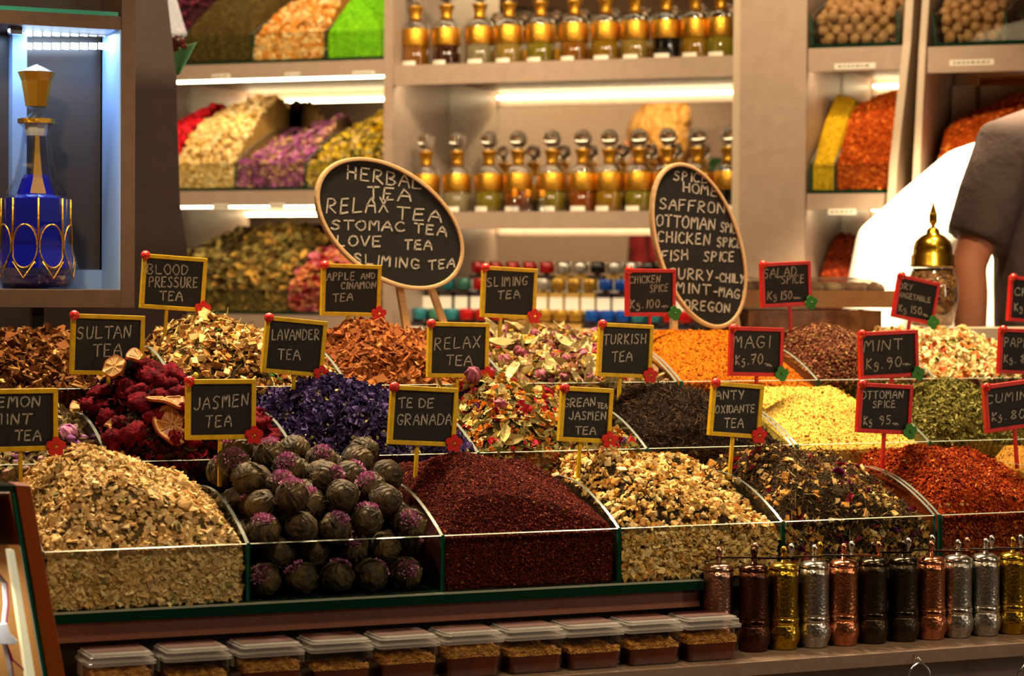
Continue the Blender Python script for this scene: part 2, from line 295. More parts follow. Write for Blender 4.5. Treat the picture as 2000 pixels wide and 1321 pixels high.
PROTO = {'chip': lambda: P_chip(), 'shard': lambda: P_chip(1, .45, .16, .16), 'cube': lambda: P_chip(.8, .7, .6, .14), 'leaf': lambda: P_leaf(), 'bigleaf': lambda: P_leaf(1, .42, .6, .7), 'petal': lambda: P_leaf(.9, .8, .9, .9), 'curl': lambda: P_curl(),
         'stick': lambda: P_curl(1, .05, .15), 'grain': lambda: P_grain(), 'blob': lambda: P_blob(), 'pop': lambda: P_blob(.5, (1, .9, .75), 1), 'flower': lambda: P_flower(), 'bud': lambda: P_blob(.12, (1, .72, .72))}
PK = {k: [f() for _ in range(7)] for k, f in PROTO.items()}
class Cloud:
    def __init__(s): s.V = []; s.L = []; s.T = []; s.C = []; s.M = []; s.n = 0
    def raw(s, v, faces, col, mi=0):
        v = np.asarray(v, float); s.V.append(v); lt = np.array([len(f) for f in faces]); li = np.concatenate([np.asarray(f) for f in faces]) + s.n
        s.L.append(li); s.T.append(lt); s.M.append(np.full(len(lt), mi)); c = np.asarray(col, float)
        s.C.append(np.broadcast_to(c, (len(v), 3)) if c.ndim == 1 else c); s.n += len(v)
    def scatter(s, proto, P, N, size, cols, tilt=.5):
        n = len(P); which = rng.integers(0, len(PK[proto]), n)
        z = N + rng.normal(0, tilt, (n, 3)); z /= np.linalg.norm(z, axis=1, keepdims=True)
        x = rng.normal(0, 1, (n, 3)); x -= z * (x * z).sum(1, keepdims=True); x /= np.linalg.norm(x, axis=1, keepdims=True); y = np.cross(z, x)
        R = np.stack([x, y, z], 2) * size[:, None, None]
        for w, (pv, pf) in enumerate(PK[proto]):
            ix = np.nonzero(which == w)[0]
            if not len(ix): continue
            V = np.einsum('nij,kj->nki', R[ix], pv) + P[ix][:, None, :]; k = len(pv)
            li = np.concatenate([np.asarray(f) for f in pf]); lt = np.array([len(f) for f in pf])
            s.L.append((li[None, :] + (np.arange(len(ix)) * k)[:, None]).ravel() + s.n); s.T.append(np.tile(lt, len(ix))); s.M.append(np.zeros(len(lt) * len(ix), int))
            shade = rng.uniform(.85, 1.15, (len(ix), k, 1)); s.C.append((cols[ix][:, None, :] * shade).reshape(-1, 3)); s.V.append(V.reshape(-1, 3)); s.n += len(ix) * k
    def build(s, name, mats, parent=None, loc=None, rot=None):
        V = np.concatenate(s.V); L = np.concatenate(s.L); T = np.concatenate(s.T); Cc = np.concatenate(s.C); mi = np.concatenate(s.M)
        me = bpy.data.meshes.new(name); me.vertices.add(len(V)); me.vertices.foreach_set('co', V.ravel().astype(np.float32))
        me.loops.add(len(L)); me.loops.foreach_set('vertex_index', L.astype(np.int32)); me.polygons.add(len(T))
        st = np.zeros(len(T), np.int32); st[1:] = np.cumsum(T)[:-1]; me.polygons.foreach_set('loop_start', st); me.polygons.foreach_set('material_index', mi.astype(np.int32))
        me.update(calc_edges=True); a = me.color_attributes.new('Col', 'FLOAT_COLOR', 'POINT')
        a.data.foreach_set('color', np.concatenate([np.clip(Cc, 0, 1), np.ones((len(Cc), 1))], 1).ravel().astype(np.float32))
        for m in mats: me.materials.append(m)
        sm = np.zeros(len(T), bool); sm[mi == 1] = True; me.polygons.foreach_set('use_smooth', sm)
        me.validate(); o = bpy.data.objects.new(name, me); COL.objects.link(o); o.parent = parent
        if loc is not None: o.location = loc
        if rot is not None: o.rotation_euler = rot
        return o
def pal(p, n):                                   # '#rrggbb:weight ...'
    its = [q.split(':') for q in p.split()]; cs = np.array([lin(q[0]) for q in its]); w = np.array([float(q[1]) if len(q) > 1 else 1. for q in its]); w /= w.sum()
    c = cs[rng.choice(len(cs), n, p=w)]; return c * rng.uniform(.72, 1.25, (n, 1))
_ph = rng.uniform(0, 6.28, (12, 3)); _fr = rng.normal(0, 1, (12, 2))
def nz(u, v, f):                                  # cheap smooth noise
    r = 0
    for i in range(8): r = r + np.sin((u * _fr[i, 0] + v * _fr[i, 1]) * f * (1 + .35 * i) + _ph[i, 0]) / (1 + .35 * i)
    return r / 4
class Heap:
    """surface of a heap in a bin: u across, v depth, z up (z0 base, zf front fill)"""
    def __init__(s, u0, u1, v0, v1, z0, zf, pu, pv, pz, k=.55, ku=.9, amp=.004, fq=45, e=.035, rise=.066):
        s.rise = rise; s.__dict__.update(u0=u0, u1=u1, v0=v0, v1=v1, z0=z0, zf=zf, pu=pu, pv=pv, pz=pz, k=k, ku=ku, amp=amp, fq=fq, e=e)
    def H(s, u, v):
        d = np.sqrt(((u - s.pu) * s.ku) ** 2 + (v - s.pv) ** 2 + s.e ** 2) - s.e
        h = s.pz - s.k * d; fl = s.zf - .012 + (v - s.v0) * .38; h = np.maximum(h, fl) + s.amp * nz(u, v, s.fq)
        cap = s.zf - .003 + np.maximum(v - s.v0 - .004, 0) * 1.6
        tt = np.clip((v - s.v0) / (s.v1 - s.v0), 0, 1); side = s.zf - .006 + s.rise * np.sin(tt * math.pi / 2) + 1.0 * np.minimum(u - s.u0, s.u1 - u)
        return np.maximum(np.minimum(np.minimum(h, cap), side), s.z0 + .01)
    def N(s, u, v):
        e = .004; a = (s.H(u + e, v) - s.H(u - e, v)) / (2 * e); b = (s.H(u, v + e) - s.H(u, v - e)) / (2 * e)
        n = np.stack([-a, -b, np.ones_like(a)], 1); return n / np.linalg.norm(n, axis=1, keepdims=True)
    def mound(s, c, col, nu=70, nv=80, drop=.003, fine=0.):  # dark colour under loose flakes paints the shade in their gaps
        U = np.linspace(s.u0, s.u1, nu); Vv = np.linspace(s.v0 + .004, s.v1, nv); uu, vv = np.meshgrid(U, Vv)
        z = s.H(uu, vv) - drop + (rng.normal(0, fine, uu.shape) if fine else 0)
        top = np.stack([uu, vv, z], 2).reshape(-1, 3); bot = np.stack([uu, vv, np.full_like(uu, s.z0 + .001)], 2).reshape(-1, 3)
        n = nu * nv; f = [(j * nu + i, j * nu + i + 1, (j + 1) * nu + i + 1, (j + 1) * nu + i) for j in range(nv - 1) for i in range(nu - 1)]
        bd = [i for i in range(nu)] + [j * nu + nu - 1 for j in range(1, nv)] + [(nv - 1) * nu + i for i in range(nu - 2, -1, -1)] + [j * nu for j in range(nv - 2, 0, -1)]
        f += [(bd[(i + 1) % len(bd)], bd[i], bd[i] + n, bd[(i + 1) % len(bd)] + n) for i in range(len(bd))]
        cols = np.array(lin(col)) * rng.uniform(.8, 1.2, (2 * n, 1)); c.raw(np.concatenate([top, bot]), f, cols, 1)
    def flakes(s, c, proto, n, size, palette, tilt=.5, front=.3, lift=.25, jit=.35):
        nt = int(n * (1 - front)); nf = int((n - nt) * 1.7)
        u = rng.uniform(s.u0 + .003, s.u1 - .003, nt); v = s.v0 + .003 + (s.v1 - s.v0 - .003) * rng.uniform(0, 1, nt) ** 1.15
        sz = size * np.clip(rng.normal(1, jit, nt), .45, 2.); z = s.H(u, v) + sz * rng.uniform(-.25, lift, nt)
        c.scatter(proto, np.stack([u, v, z], 1), s.N(u, v), sz, pal(palette, nt), tilt)
        if nf:
            u = rng.uniform(s.u0 + .004, s.u1 - .004, nf); z = s.z0 + .004 + (s.H(u, np.full(nf, s.v0 + .004)) - s.z0 - .004) * rng.uniform(0, 1, nf)
            sz = size * np.clip(rng.normal(1, jit, nf), .45, 1.6); P = np.stack([u, np.full(nf, s.v0) + rng.uniform(.0005, .0035, nf), z], 1)
            c.scatter(proto, P, np.tile([0, -1., .1], (nf, 1)), sz, pal(palette, nf), tilt * .5)
    def hit(s, px, py):
        d = ray(px, py)
        for t in np.arange((s.v0 - .01) / d[1], (s.v1 + .05) / d[1], .002):
            p = CAM + d * t
            if p[1] > s.v0 and p[2] <= float(s.H(np.array(p[0]), np.array(p[1]))): return p
        return CAM + d * ((s.v0 + s.v1) / 2 / d[1])
STEP, V0, Z0, GH = .104, 3.25, .738, .089
def row(k): return V0 + .30 * k, Z0 + STEP * k
HEAPS = {}
def heap(key, label, k, u0, u1, pk, mcol, layers, slope=.55, ku=.9, amp=.004, fq=45, e=.035, fine=0., powder=False, nu=70, dv=.19, drop=.003):
    v, z = row(k); p = onv(pk[0], pk[1], v + dv)
    h = Heap(u0 + .006, u1 - .006, v + .0075, v + .288, z, z + GH - .002, p[0], v + dv, p[2] - .004, slope, ku, amp, fq, e)
    HEAPS[key] = h; c = Cloud(); h.mound(c, mcol, nu, int(nu * 1.1), drop, fine)
    for L in layers: h.flakes(c, **L)
    o = c.build(key + '_heap', [M['flake'], M['powder']]); return tag(o, label, 'spice heap' if powder else 'loose tea', kind='stuff')
def Ly(proto, n, size, palette, **k): return dict(proto=proto, n=n, size=size, palette=palette, **k)

# row bounds across the counter
R0 = [.705, 1.016, 1.332, 1.641, 1.947, 2.252, 2.565, 2.87]
R1 = [.57, .878, 1.195, 1.52, 1.846, 2.145, 2.445, 2.755]
R2 = [.76, 1.07, 1.39, 1.709, 2.066, 2.384, 2.665, 2.98]
# nearest row
heap('lemon_mint_tea', 'heap of pale cream root chips behind the lowest glass, far left', 0, R0[0], R0[1], (160, 868), '#5a4a30',
     [Ly('chip', 4600, .0078, '#d9b983:4 #c49e66:3 #e8cf9c:2 #a98550 #8a8a50:.4', front=.32), Ly('shard', 900, .013, '#d2ac72:3 #e2c48c #9a7c48', front=.25), Ly('curl', 300, .012, '#77733f #5c5a34', front=.3)])
heap('pomegranate_tea', 'heap of dark wine-red granules under the granada sign', 0, R0[2], R0[3], (900, 880), '#3a100c',
     [Ly('grain', 28000, .0030, '#561818:4 #6e261c:3 #3c1012:3 #8e4228:.8 #b07050:.2', tilt=.8, front=.22)], amp=.002, slope=.52, powder=True)
heap('green_jasmine_tea', 'heap of cream dried jasmine blossoms mixed with dark tea leaves', 0, R0[3], R0[4], (1190, 880), '#2e2416',
     [Ly('pop', 2100, .0105, '#d8b878:4 #c49a58:3 #e6cc98:2 #a87a3c', front=.36), Ly('flower', 420, .014, '#d8b878:3 #c8a058:2 #a8783a', tilt=.8), Ly('curl', 3000, .012, '#3a2c1c:3 #4c3c24 #2a2018', front=.3), Ly('chip', 300, .009, '#c88a40 #b0702c')])
heap('antioxidant_tea', 'heap of dark twisted tea leaves mixed with orange peel and rose bits', 0, R0[4], R0[5], (1500, 866), '#2a2014',
     [Ly('curl', 3600, .014, '#52402a:3 #3a2c1c:3 #705a36:2 #927c4c:.8', tilt=.8), Ly('chip', 420, .010, '#b8823c:2 #d8b070 #c89a58 #e6cc98:.6'), Ly('petal', 80, .012, '#7a1e34 #5a1a4a #8a3038'), Ly('stick', 260, .018, '#b09868 #8a7048')])
heap('chilli_flakes', 'heap of orange-red crushed chilli flakes at the right of the lowest row', 0, 2.262, R0[6], (1790, 866), '#8a2e08',
     [Ly('chip', 9000, .0040, '#983808:4 #ac480c:3 #7c2206:3 #c06c20:.6 #d09c5c:.2 #541604', tilt=.8, front=.2)], amp=.003, powder=True)
heap('cumin_powder', 'heap of tan ground cumin cut off by the right edge of the photo', 0, R0[6], R0[7], (2040, 868), '#a5762c', [Ly('grain', 6000, .003, '#b0843a #94682a #c89c50', tilt=.9, front=.1)], amp=.0025, fine=.0006, powder=True, drop=.0005)
# second row
heap('rosebud_mix', 'small heap of purple rosebud mix behind the lemon mint sign', 1, R1[0], R1[1], (60, 850), '#4a3a2a', [Ly('leaf', 1400, .016, '#8a7a50:2 #6a5a3c #a89a70'), Ly('bud', 260, .014, '#7a4a80:2 #94609a #b08a90')])
heap('sultan_tea', 'heap of dark hibiscus leaves beneath red blossoms and orange slices', 1, R1[1], R1[2], (255, 712), '#2a0c10', [Ly('petal', 1300, .017, '#4a0a18:3 #64101f:3 #2a0810:2 #161012:2'), Ly('curl', 700, .018, '#2a1a18 #4a2820 #8a4a2a:.5'), Ly('leaf', 420, .022, '#3a2c20:2 #5a4a30 #8a2030')], slope=.62)
heap('lavender_tea', 'heap of violet-blue dried mallow petals under the lavander sign', 1, R1[2], R1[3], (645, 738), '#1c1830', [Ly('petal', 3600, .0135, '#4c4070:4 #383058:3 #605088:2 #2c2446:2', tilt=.9), Ly('curl', 1300, .010, '#6c5c8a #8a8068 #4a4068', tilt=.9), Ly('bud', 1000, .0065, '#b0a070:2 #8a8050 #d8c890')])
heap('relax_tea', 'heap of green leaves, orange petals and red blossoms behind the granada sign', 1, R1[3], R1[4], (960, 738), '#3a3018',
     [Ly('leaf', 1700, .021, '#a89c68:3 #8a8250:3 #c8bc88:1.5 #6a6a3a:2', tilt=.6), Ly('petal', 900, .013, '#d88a34:3 #c8702a #e0b060 #b03038:.6', tilt=.8), Ly('petal', 130, .017, '#b0283a:2 #8a1c34 #4a3470', tilt=.8), Ly('flower', 420, .013, '#e0c070 #d09040 #c8b890'), Ly('stick', 120, .03, '#a09058')])
heap('black_tea', 'heap of dark brown twisted black tea leaves beside the grean tea sign', 1, R1[4], R1[5], (1290, 748), '#1c1410', [Ly('curl', 6500, .0125, '#33241c:4 #241a16:3 #4a3628:2 #6a5038:.5', tilt=.8)], amp=.003)
heap('ottoman_spice', 'smooth heap of bright yellow ground spice behind the ottoman spice sign', 1, 2.155, R1[6], (1560, 764), '#c2a24c', [Ly('grain', 5000, .0028, '#c8aa56:4 #bc9a44 #96701c:.7', tilt=.9, front=.1), Ly('grain', 160, .0075, '#caa030 #8a5a18 #b05a20')], amp=.003, fine=.0007, powder=True, drop=.0006, e=.02, slope=.62)
heap('mint', 'heap of dry green crumbled mint leaves under the mint sign', 1, R1[6], R1[7], (1850, 738), '#5a5424', [Ly('leaf', 7000, .0075, '#847c3c:4 #6c6630:3 #a09a58:2 #4c4a22:2', tilt=.8, front=.2)], amp=.003, e=.05)
# third row
heap('bark_chips', 'heap of brown and tan bark chips under the display case at far left', 2, R2[0], R2[1], (30, 648), '#3a2210', [Ly('chip', 1900, .015, '#6e401a:3 #523012:3 #986c3a:1.2 #b48c54:.6', tilt=.6), Ly('petal', 400, .018, '#7a5028 #5e3818')])
heap('blood_pressure_tea', 'heap of mixed brown herbs, twigs and cream cubes under the blood pressure sign', 2, R2[1], R2[2], (400, 614), '#2e2212',
     [Ly('chip', 1700, .012, '#8a6434:3 #b08a50:2 #6a4420:2 #d8bc80:1.5', tilt=.7), Ly('cube', 420, .010, '#e0c48c:2 #c8904c #b06a30'), Ly('curl', 900, .016, '#5a4a2c:2 #7a7040 #3a2c1c', tilt=.8), Ly('stick', 260, .028, '#a89458 #8a7c48 #c8b070'), Ly('bud', 110, .008, '#a01c20 #3a7a2a:.4 #e0c040')], slope=.5)
heap('apple_cinnamon_tea', 'heap of rust-brown dried apple and cinnamon bits', 2, R2[2], R2[3], (710, 624), '#5a2c10', [Ly('chip', 3600, .0110, '#824820:4 #965628:3 #66341a:3 #a86c3c:1', tilt=.8), Ly('shard', 500, .014, '#8e5228 #743c1a #b88850:.4', tilt=.7)])
heap('slimming_tea', 'heap of pale leaves, rosebuds and yellow petals under the sliming sign', 2, R2[3], R2[4], (1060, 642), '#4a3a20',
     [Ly('bigleaf', 620, .036, '#b8a878:3 #a09468:2 #d0c498 #8a6a50', tilt=.5), Ly('flower', 900, .014, '#d8b050:3 #e0c878 #c89038', tilt=.8), Ly('petal', 800, .015, '#b06a84:2 #c8a890 #98405c #d8c8a0:2', tilt=.8), Ly('bud', 170, .013, '#98466c #b0708a #c04040')])
heap('chicken_spice', 'smooth heap of bright orange ground spice under the chicken spice sign', 2, 2.076, R2[5], (1340, 642), '#ac5c06', [Ly('grain', 6000, .0030, '#b06408:3 #a45606:2 #8c4806', tilt=.9, front=.1), Ly('grain', 600, .006, '#ba5e0c #a04c08', tilt=.6)], amp=.0035, fq=60, fine=.0009, powder=True, drop=.0006, slope=.6)
heap('salad_spice', 'heap of coarse reddish-brown spice flakes under the salad spice sign', 2, R2[5], R2[6], (1600, 630), '#4a2418', [Ly('chip', 8500, .0045, '#6c3c2a:4 #52281c:3 #84563c:2 #b08858:.6 #6a5c32', tilt=.8, front=.15)], amp=.003, powder=True, slope=.5)
heap('dry_vegetables', 'heap of cream and orange dried vegetable flakes at upper right', 2, R2[6], R2[7], (1860, 650), '#7a5a38', [Ly('shard', 2200, .014, '#e6d4a0:4 #d8c088:3 #c8a468 #d87a3a:.8 #b84830:.4 #9a9a50:.7', tilt=.7), Ly('petal', 500, .015, '#e8dcb0 #d0b880 #c06a38:.5', tilt=.7)])

# ------------------------------------------------------------------ glass trays
def divider_poly(v, z, d=.288, g=GH, top=.152):
    pts = [(v + .006, z), (v + .006, z + g)]
    for i in range(1, 15):
        t = i / 14; pts.append((v + .006 + t * (d - .006), z + g + (top - g) * math.sin(t * math.pi / 2) ** .9 + .012 * math.sin(math.pi * t)))
    return pts + [(v + d, z)]
def tray(label, k, bounds, slab_to=None):
    v, z = row(k); t = thing('glass_tray', label, 'glass tray', ((bounds[0] + bounds[-1]) / 2, v, z)); ox, oy, oz = t.location
    def B(m, *a, **kw):
        m.v = [(p[0] - ox, p[1] - oy, p[2] - oz) for p in m.v]; return m.build(*a, parent=t, **kw)
    for a, b in zip(bounds[:-1], bounds[1:]):
        m = MB(); m.prism([(v, z), (v + .006, z), (v + .006, z + GH), (v + .002, z + GH), (v, z + GH - .0010)], 'x', a + .003, b - .003, 2, [0, 0, 1, 1, 0]); B(m, 'front_pane', [M['glass'], M['rim'], M['teal']])
    for i, u in enumerate(bounds):
        m = MB(); P = divider_poly(v, z); n = len(P); m.prism(P, 'x', u - .0028, u + .0028, 0, [2] + [1] * (n - 3) + [2, 2]); B(m, 'divider', [M['glass'], M['edge'], M['teal']])
    m = MB(); m.box((bounds[0], v + .289, z), (bounds[-1], v + .294, z + .15)); m.m = [0, 1, 0, 2, 0, 2]; B(m, 'back_pane', [M['glass'], M['edge'], M['teal']])
    m = MB(); m.box((bounds[0] - .02, v - .012, z - .016), (slab_to or bounds[-1], v + .294, z - .0005)); B(m, 'base_slab', M['dgreen']); m = MB(); m.box((bounds[0] - .02, v - .0125, z - .0018), (slab_to or bounds[-1], v - .0006, z + .0002)); B(m, 'edge_highlight', M['rim'])  # thin pale strip stands in for the highlight along the slab's top edge
    return t
tray('lowest glass tray with five compartments, above the honey boxes', 0, R0[:6], 1.789)
tray('lowest glass tray on the right, holding orange chilli flakes and tan cumin', 0, [2.262] + R0[6:])
tray('second-row glass tray holding red sultan, violet, herb and black teas', 1, R1[:6])
tray('second-row glass tray holding yellow ottoman spice and green mint', 1, [2.155] + R1[6:])
tray('upper glass tray holding apple, rosebud and herb teas', 2, R2[:5])
tray('upper glass tray holding orange chicken spice, brown salad spice and dried vegetables', 2, [2.076] + R2[5:])

# ------------------------------------------------------------------ tea balls, blossoms, orange slices, rosebuds
def drop_pack(h, r, n, tries=500, zmax=None, seed=1, pk_=.8):
    g = np.random.default_rng(seed); pts = np.zeros((0, 3))
    for _ in range(n):
        u = g.uniform(h.u0 + r, h.u1 - r, tries); v = g.uniform(h.v0 + r, h.v1 - r * .6, tries); z = np.full(tries, h.z0 + r + .002)
        if len(pts):
            d2 = (u[:, None] - pts[None, :, 0]) ** 2 + (v[:, None] - pts[None, :, 1]) ** 2
            zz = np.where(d2 < 4 * r * r, pts[None, :, 2] + np.sqrt(np.maximum(4 * r * r - d2, 0)), -9).max(1); z = np.maximum(z, zz)
        sl = h.H(u, v) - (z + r * pk_); i = int(np.argmax(np.where(sl > 0, -z - .12 * (v - h.v0) - .05 * (u - h.u0), -99)))
        if sl[i] <= 0: break
        pts = np.vstack([pts, (u[i], v[i], z[i])])
    return pts
v_, z_ = row(0); p = onv(500, 862, v_ + .19)
hb = Heap(R0[1] + .0055, R0[2] - .0055, v_ + .009, v_ + .288, z_, z_ + GH + .052, p[0], v_ + .19, p[2] + .006, .5, .8, 0, 1); HEAPS['balls'] = hb
def ball_mesh(seed):
    g = np.random.default_rng(seed); mb = MB(); n, k = 28, 18; vs = []
    a0, b0 = g.uniform(0, 6, 2)
    for i in range(k + 1):
        th = math.pi * i / k
        for j in range(n):
            ph = 2 * math.pi * j / n; w = .03 * math.sin(ph * 5 + 3 * math.cos(th * 2 + a0) + b0) + .025 * math.sin(ph * 9 - th * 4 + a0) + .02 * math.sin(th * 7 + 2 * math.sin(ph * 2 + b0))
            r = .026 * (1 + w * math.sin(th)) * (1 - .06 * math.cos(th) ** 2); vs.append((r * math.sin(th) * math.cos(ph), r * math.sin(th) * math.sin(ph), r * math.cos(th)))
    fs = [(i * n + j, i * n + (j + 1) % n, (i + 1) * n + (j + 1) % n, (i + 1) * n + j) for i in range(k) for j in range(n)]
    mb.add(vs, fs, 0, True)
    for q in range(16):                           # loose leaf strands wrapped over the ball
        a = Vector(g.normal(0, 1, 3)).normalized(); b = a.orthogonal().normalized(); b.rotate(Matrix.Rotation(g.uniform(0, 6.28), 3, a)); L = g.uniform(.5, 1.3)
        mb.tube([(a * math.cos(t * L) + b * math.sin(t * L)) * (.0262 + .0006 * math.sin(3 * t)) for t in np.linspace(0, 1, 7)], [.0003, .0008, .001, .001, .001, .0007, .0003], 5, 0)
    return mb
def tuft_mesh(seed):
    g = np.random.default_rng(seed); c = MB()
    for q in range(140):
        a = g.uniform(0, 6.28); rr = .0165 * math.sqrt(g.uniform(0, 1)); d = Vector((math.cos(a) * rr, math.sin(a) * rr, math.sqrt(.026 ** 2 - rr * rr)))
        t = (d.normalized() + Vector(g.normal(0, .35, 3))).normalized(); s = t.cross(Vector(g.normal(0, 1, 3))).normalized() * .0011; L = g.uniform(.0025, .005)
        b = d * .97; c.add([b - s, b + s, b + t * L * .6 + s * 1.3, b + t * L, b + t * L * .6 - s * 1.3], [(0, 1, 2, 3, 4)], 0)
    return c
balls = drop_pack(hb, .0262, 190, 1500, seed=5, pk_=.55)
LB = 'blooming tea ball with a magenta flower tuft, in the second compartment'; LP = 'plain dark blooming tea ball, no tuft showing, in the second compartment'
proto_b = []
for sd in range(4):
    for fl in (0, 1):
        t = thing('tea_ball', LB if fl else LP, 'tea ball', (0, 0, 0), (0, 0, 0), 'dark rolled tea balls in the second compartment')
        ball_mesh(sd + 10).build('leaf_ball', M['tea'], t)
        if fl: tuft_mesh(sd + 40).build('flower_tuft', M['pink'], t)
        proto_b.append(t)
usedb = set(); rb = random.Random(11)
front_first = sorted(range(len(balls)), key=lambda i: balls[i][1] - balls[i][2] * .8)
for i in front_first:
    x, y, z = balls[i]; fl = 1 if rb.random() < .5 else 0; q = rb.randrange(4) * 2 + fl
    ax = Vector((rb.uniform(-.8, .8), rb.uniform(-1., .1), rb.uniform(.35, 1.))); e = ax.to_track_quat('Z', 'Y').to_euler()
    if q not in usedb: usedb.add(q); o = proto_b[q]; o.location = (x, y, z); o.rotation_euler = e
    else: dup(proto_b[q], (x, y, z), e)
for q in range(8):
    if q not in usedb:
        for ch in list(proto_b[q].children): bpy.data.objects.remove(ch)
        bpy.data.objects.remove(proto_b[q])
# red blossoms of the sultan heap
hs = HEAPS['sultan_tea']; pom = []
for sd in range(4):
    pv, pf = P_blob(.26, (1.25, .85, .8), 3); mb = MB(); mb.add(pv * .036, pf, 0, True); cal = MB()
    for k in range(5):
        a = k * 1.2566; cal.add([(.02, 0, 0), (.024 + .004 * math.cos(a), .008 * math.cos(a), .008 * math.sin(a)), (.029, .009 * math.cos(a + .5), .009 * math.sin(a + .5)), (.023, .006 * math.cos(a + 1), .006 * math.sin(a + 1))], [(0, 1, 2, 3)])
    pom.append((mb, cal))
pts = []; gp = random.Random(4); used = {}
PL = 'crumpled dark red dried blossom on the sultan tea heap'
proto_p = []
for mb, cal in pom:
    t = thing('dried_blossom', PL, 'dried blossom', group='red blossoms on the sultan tea heap'); mb.build('petals', M['pom'], t); cal.build('calyx', M['pom'], t); proto_p.append(t)
cnt = 0
for _ in range(4000):
    u, v = gp.uniform(hs.u0 + .012, hs.u1 - .012), gp.uniform(hs.v0 + .02, hs.v1 - .03)
    if any((u - a) ** 2 + (v - b) ** 2 < .028 ** 2 for a, b in pts): continue
    pts.append((u, v)); z = float(hs.H(np.array(u), np.array(v))) + .008; e = (gp.uniform(0, 6), gp.uniform(-.6, .6), gp.uniform(0, 6))
    if cnt < 4: proto_p[cnt].location = (u, v, z); proto_p[cnt].rotation_euler = e
    else: dup(proto_p[cnt % 4], (u, v, z), e, scale=gp.uniform(.7, 1.2))
    cnt += 1
    if cnt > 62: break
def orange_slice(label, px, py, r, nrm, half=False, white=False, spin=0.):
    p = hs.hit(px, py); q = Vector(nrm).to_track_quat('Z', 'Y'); t = thing('orange_slice', label, 'orange slice', Vector(p) + Vector(nrm) * .012); t.rotation_mode = 'QUATERNION'; t.rotation_quaternion = q @ Matrix.Rotation(spin, 3, 'Z').to_quaternion()
    a1 = math.pi if half else 2 * math.pi; n = 30; wob = lambda a: .003 * math.sin(3 * a + px) + (.004 * math.sin(2 * a) if half else .002 * math.sin(5 * a))
    def ring(r0, r1, h, mname, nm):
        m = MB(); vs = []
        for i in range(n + 1):
            a = a1 * i / n
            for rr, zz in ((r0, -h), (r1, -h), (r1, h), (r0, h)): vs.append((rr * math.cos(a), rr * math.sin(a), zz + wob(a) * rr / r))
        fs = [(i * 4 + k, i * 4 + (k + 1) % 4, i * 4 + 4 + (k + 1) % 4, i * 4 + 4 + k) for i in range(n) for k in range(4)]
        if half: fs += [(0, 1, 2, 3), (n * 4 + 3, n * 4 + 2, n * 4 + 1, n * 4)]
        m.add(vs, fs); m.build(nm, M[mname], t)
    ring(r * .93, r, .0022, 'rind', 'rind'); ring(r * .82, r * .93, .0016, 'pith', 'pith'); ring(.001, r * .82, .0011, 'pith' if white else 'orange', 'flesh')
    m = MB(); ns = 4 if half else 9
    for k in range(ns + (1 if half else 0)):
        a = a1 * k / ns; d = np.array((math.cos(a), math.sin(a), 0)); s_ = np.array((-d[1], d[0], 0)) * .0008
        w0 = np.array((0, 0, wob(a))); m.add([d * .003 - s_, d * .003 + s_, d * r * .82 + s_ + w0, d * r * .82 - s_ + w0] + [d * .003 - s_ + (0, 0, .0022), d * .003 + s_ + (0, 0, .0022), d * r * .82 + s_ + w0 + (0, 0, .0024), d * r * .82 - s_ + w0 + (0, 0, .0024)], [(4, 5, 6, 7), (0, 1, 5, 4), (1, 2, 6, 5), (2, 3, 7, 6), (3, 0, 4, 7)])
    m.build('membrane', M['pith'], t)
orange_slice('dried orange slice, largest, beside the lower left corner of the jasmen sign', 330, 838, .036, (.25, -.8, .55))
orange_slice('curled half slice of dried orange above the largest slice on the red heap', 318, 790, .034, (.1, -.35, .95), True, spin=math.pi * .95)
orange_slice('small pale dried citrus slice near the top of the red heap', 228, 724, .021, (-.5, -.55, .6), white=True)
orange_slice('pale curled citrus peel lying at the left of the red heap', 168, 802, .026, (-.3, -.9, .35), True, True, spin=2.5)
orange_slice('dried orange half near the top right of the red heap', 270, 712, .024, (.2, -.3, .9), True, spin=.6)
orange_slice('broken citrus ring low on the red heap', 218, 848, .019, (.4, -.6, .7), white=True)
def rosebud(label, h, px, py, s=1., col='rose', grp='rosebuds on the pale leaf heap'):
    p = h.hit(px, py); t = thing('rosebud', label, 'rosebud', Vector(p) + Vector((0, -.003, .005)), (random.uniform(-1, 1.2), random.uniform(-1, 1), random.uniform(0, 6)), grp); t.scale = (s,) * 3
    m = MB(); m.lathe([(.001, -.011), (.006, -.009), (.0085, -.003), (.0082, .003), (.005, .009), (.001, .0115)], n=14)
    for k in range(5):
        a = k * 1.2566; m.tube([(.0085 * math.cos(a + t_) * f, .0085 * math.sin(a + t_) * f, z) for t_, f, z in ((0, .8, -.008), (.3, 1.02, -.002), (.7, .98, .004), (1.2, .5, .0105))], [.0008, .0022, .002, .0006], 6)
    m.build('petals', M[col], t); m = MB()
    for k in range(5): a = k * 1.2566 + .4; m.tube([(0.002 * math.cos(a), .002 * math.sin(a), -.012), (.0088 * math.cos(a), .0088 * math.sin(a), -.006), (.0098 * math.cos(a), .0098 * math.sin(a), .001)], [.0015, .0016, .0004], 5)
    m.build('sepals', M['tea'], t)
hr = HEAPS['slimming_tea']; RL = 'dried pink rosebud on the pale leaf heap between the sliming and turkish signs'
for (x, y, s) in [(1043, 659, 1.1), (1092, 670, 1), (983, 709, 1.2), (963, 735, 1.2), (1055, 738, 1.1), (1135, 698, 1.2), (1102, 708, 1), (1152, 744, .9), (1098, 742, .9), (1010, 690, .9), (1120, 665, .8)]: rosebud(RL, hr, x, y, s)
rosebud('large pale rosebud at the top of the herb heap right of the relax sign', HEAPS['relax_tea'], 922, 738, 1.5, grp=None)
rosebud('single rosebud halfway down the herb heap right of the granada sign', HEAPS['relax_tea'], 974, 796, 1.2, grp=None)
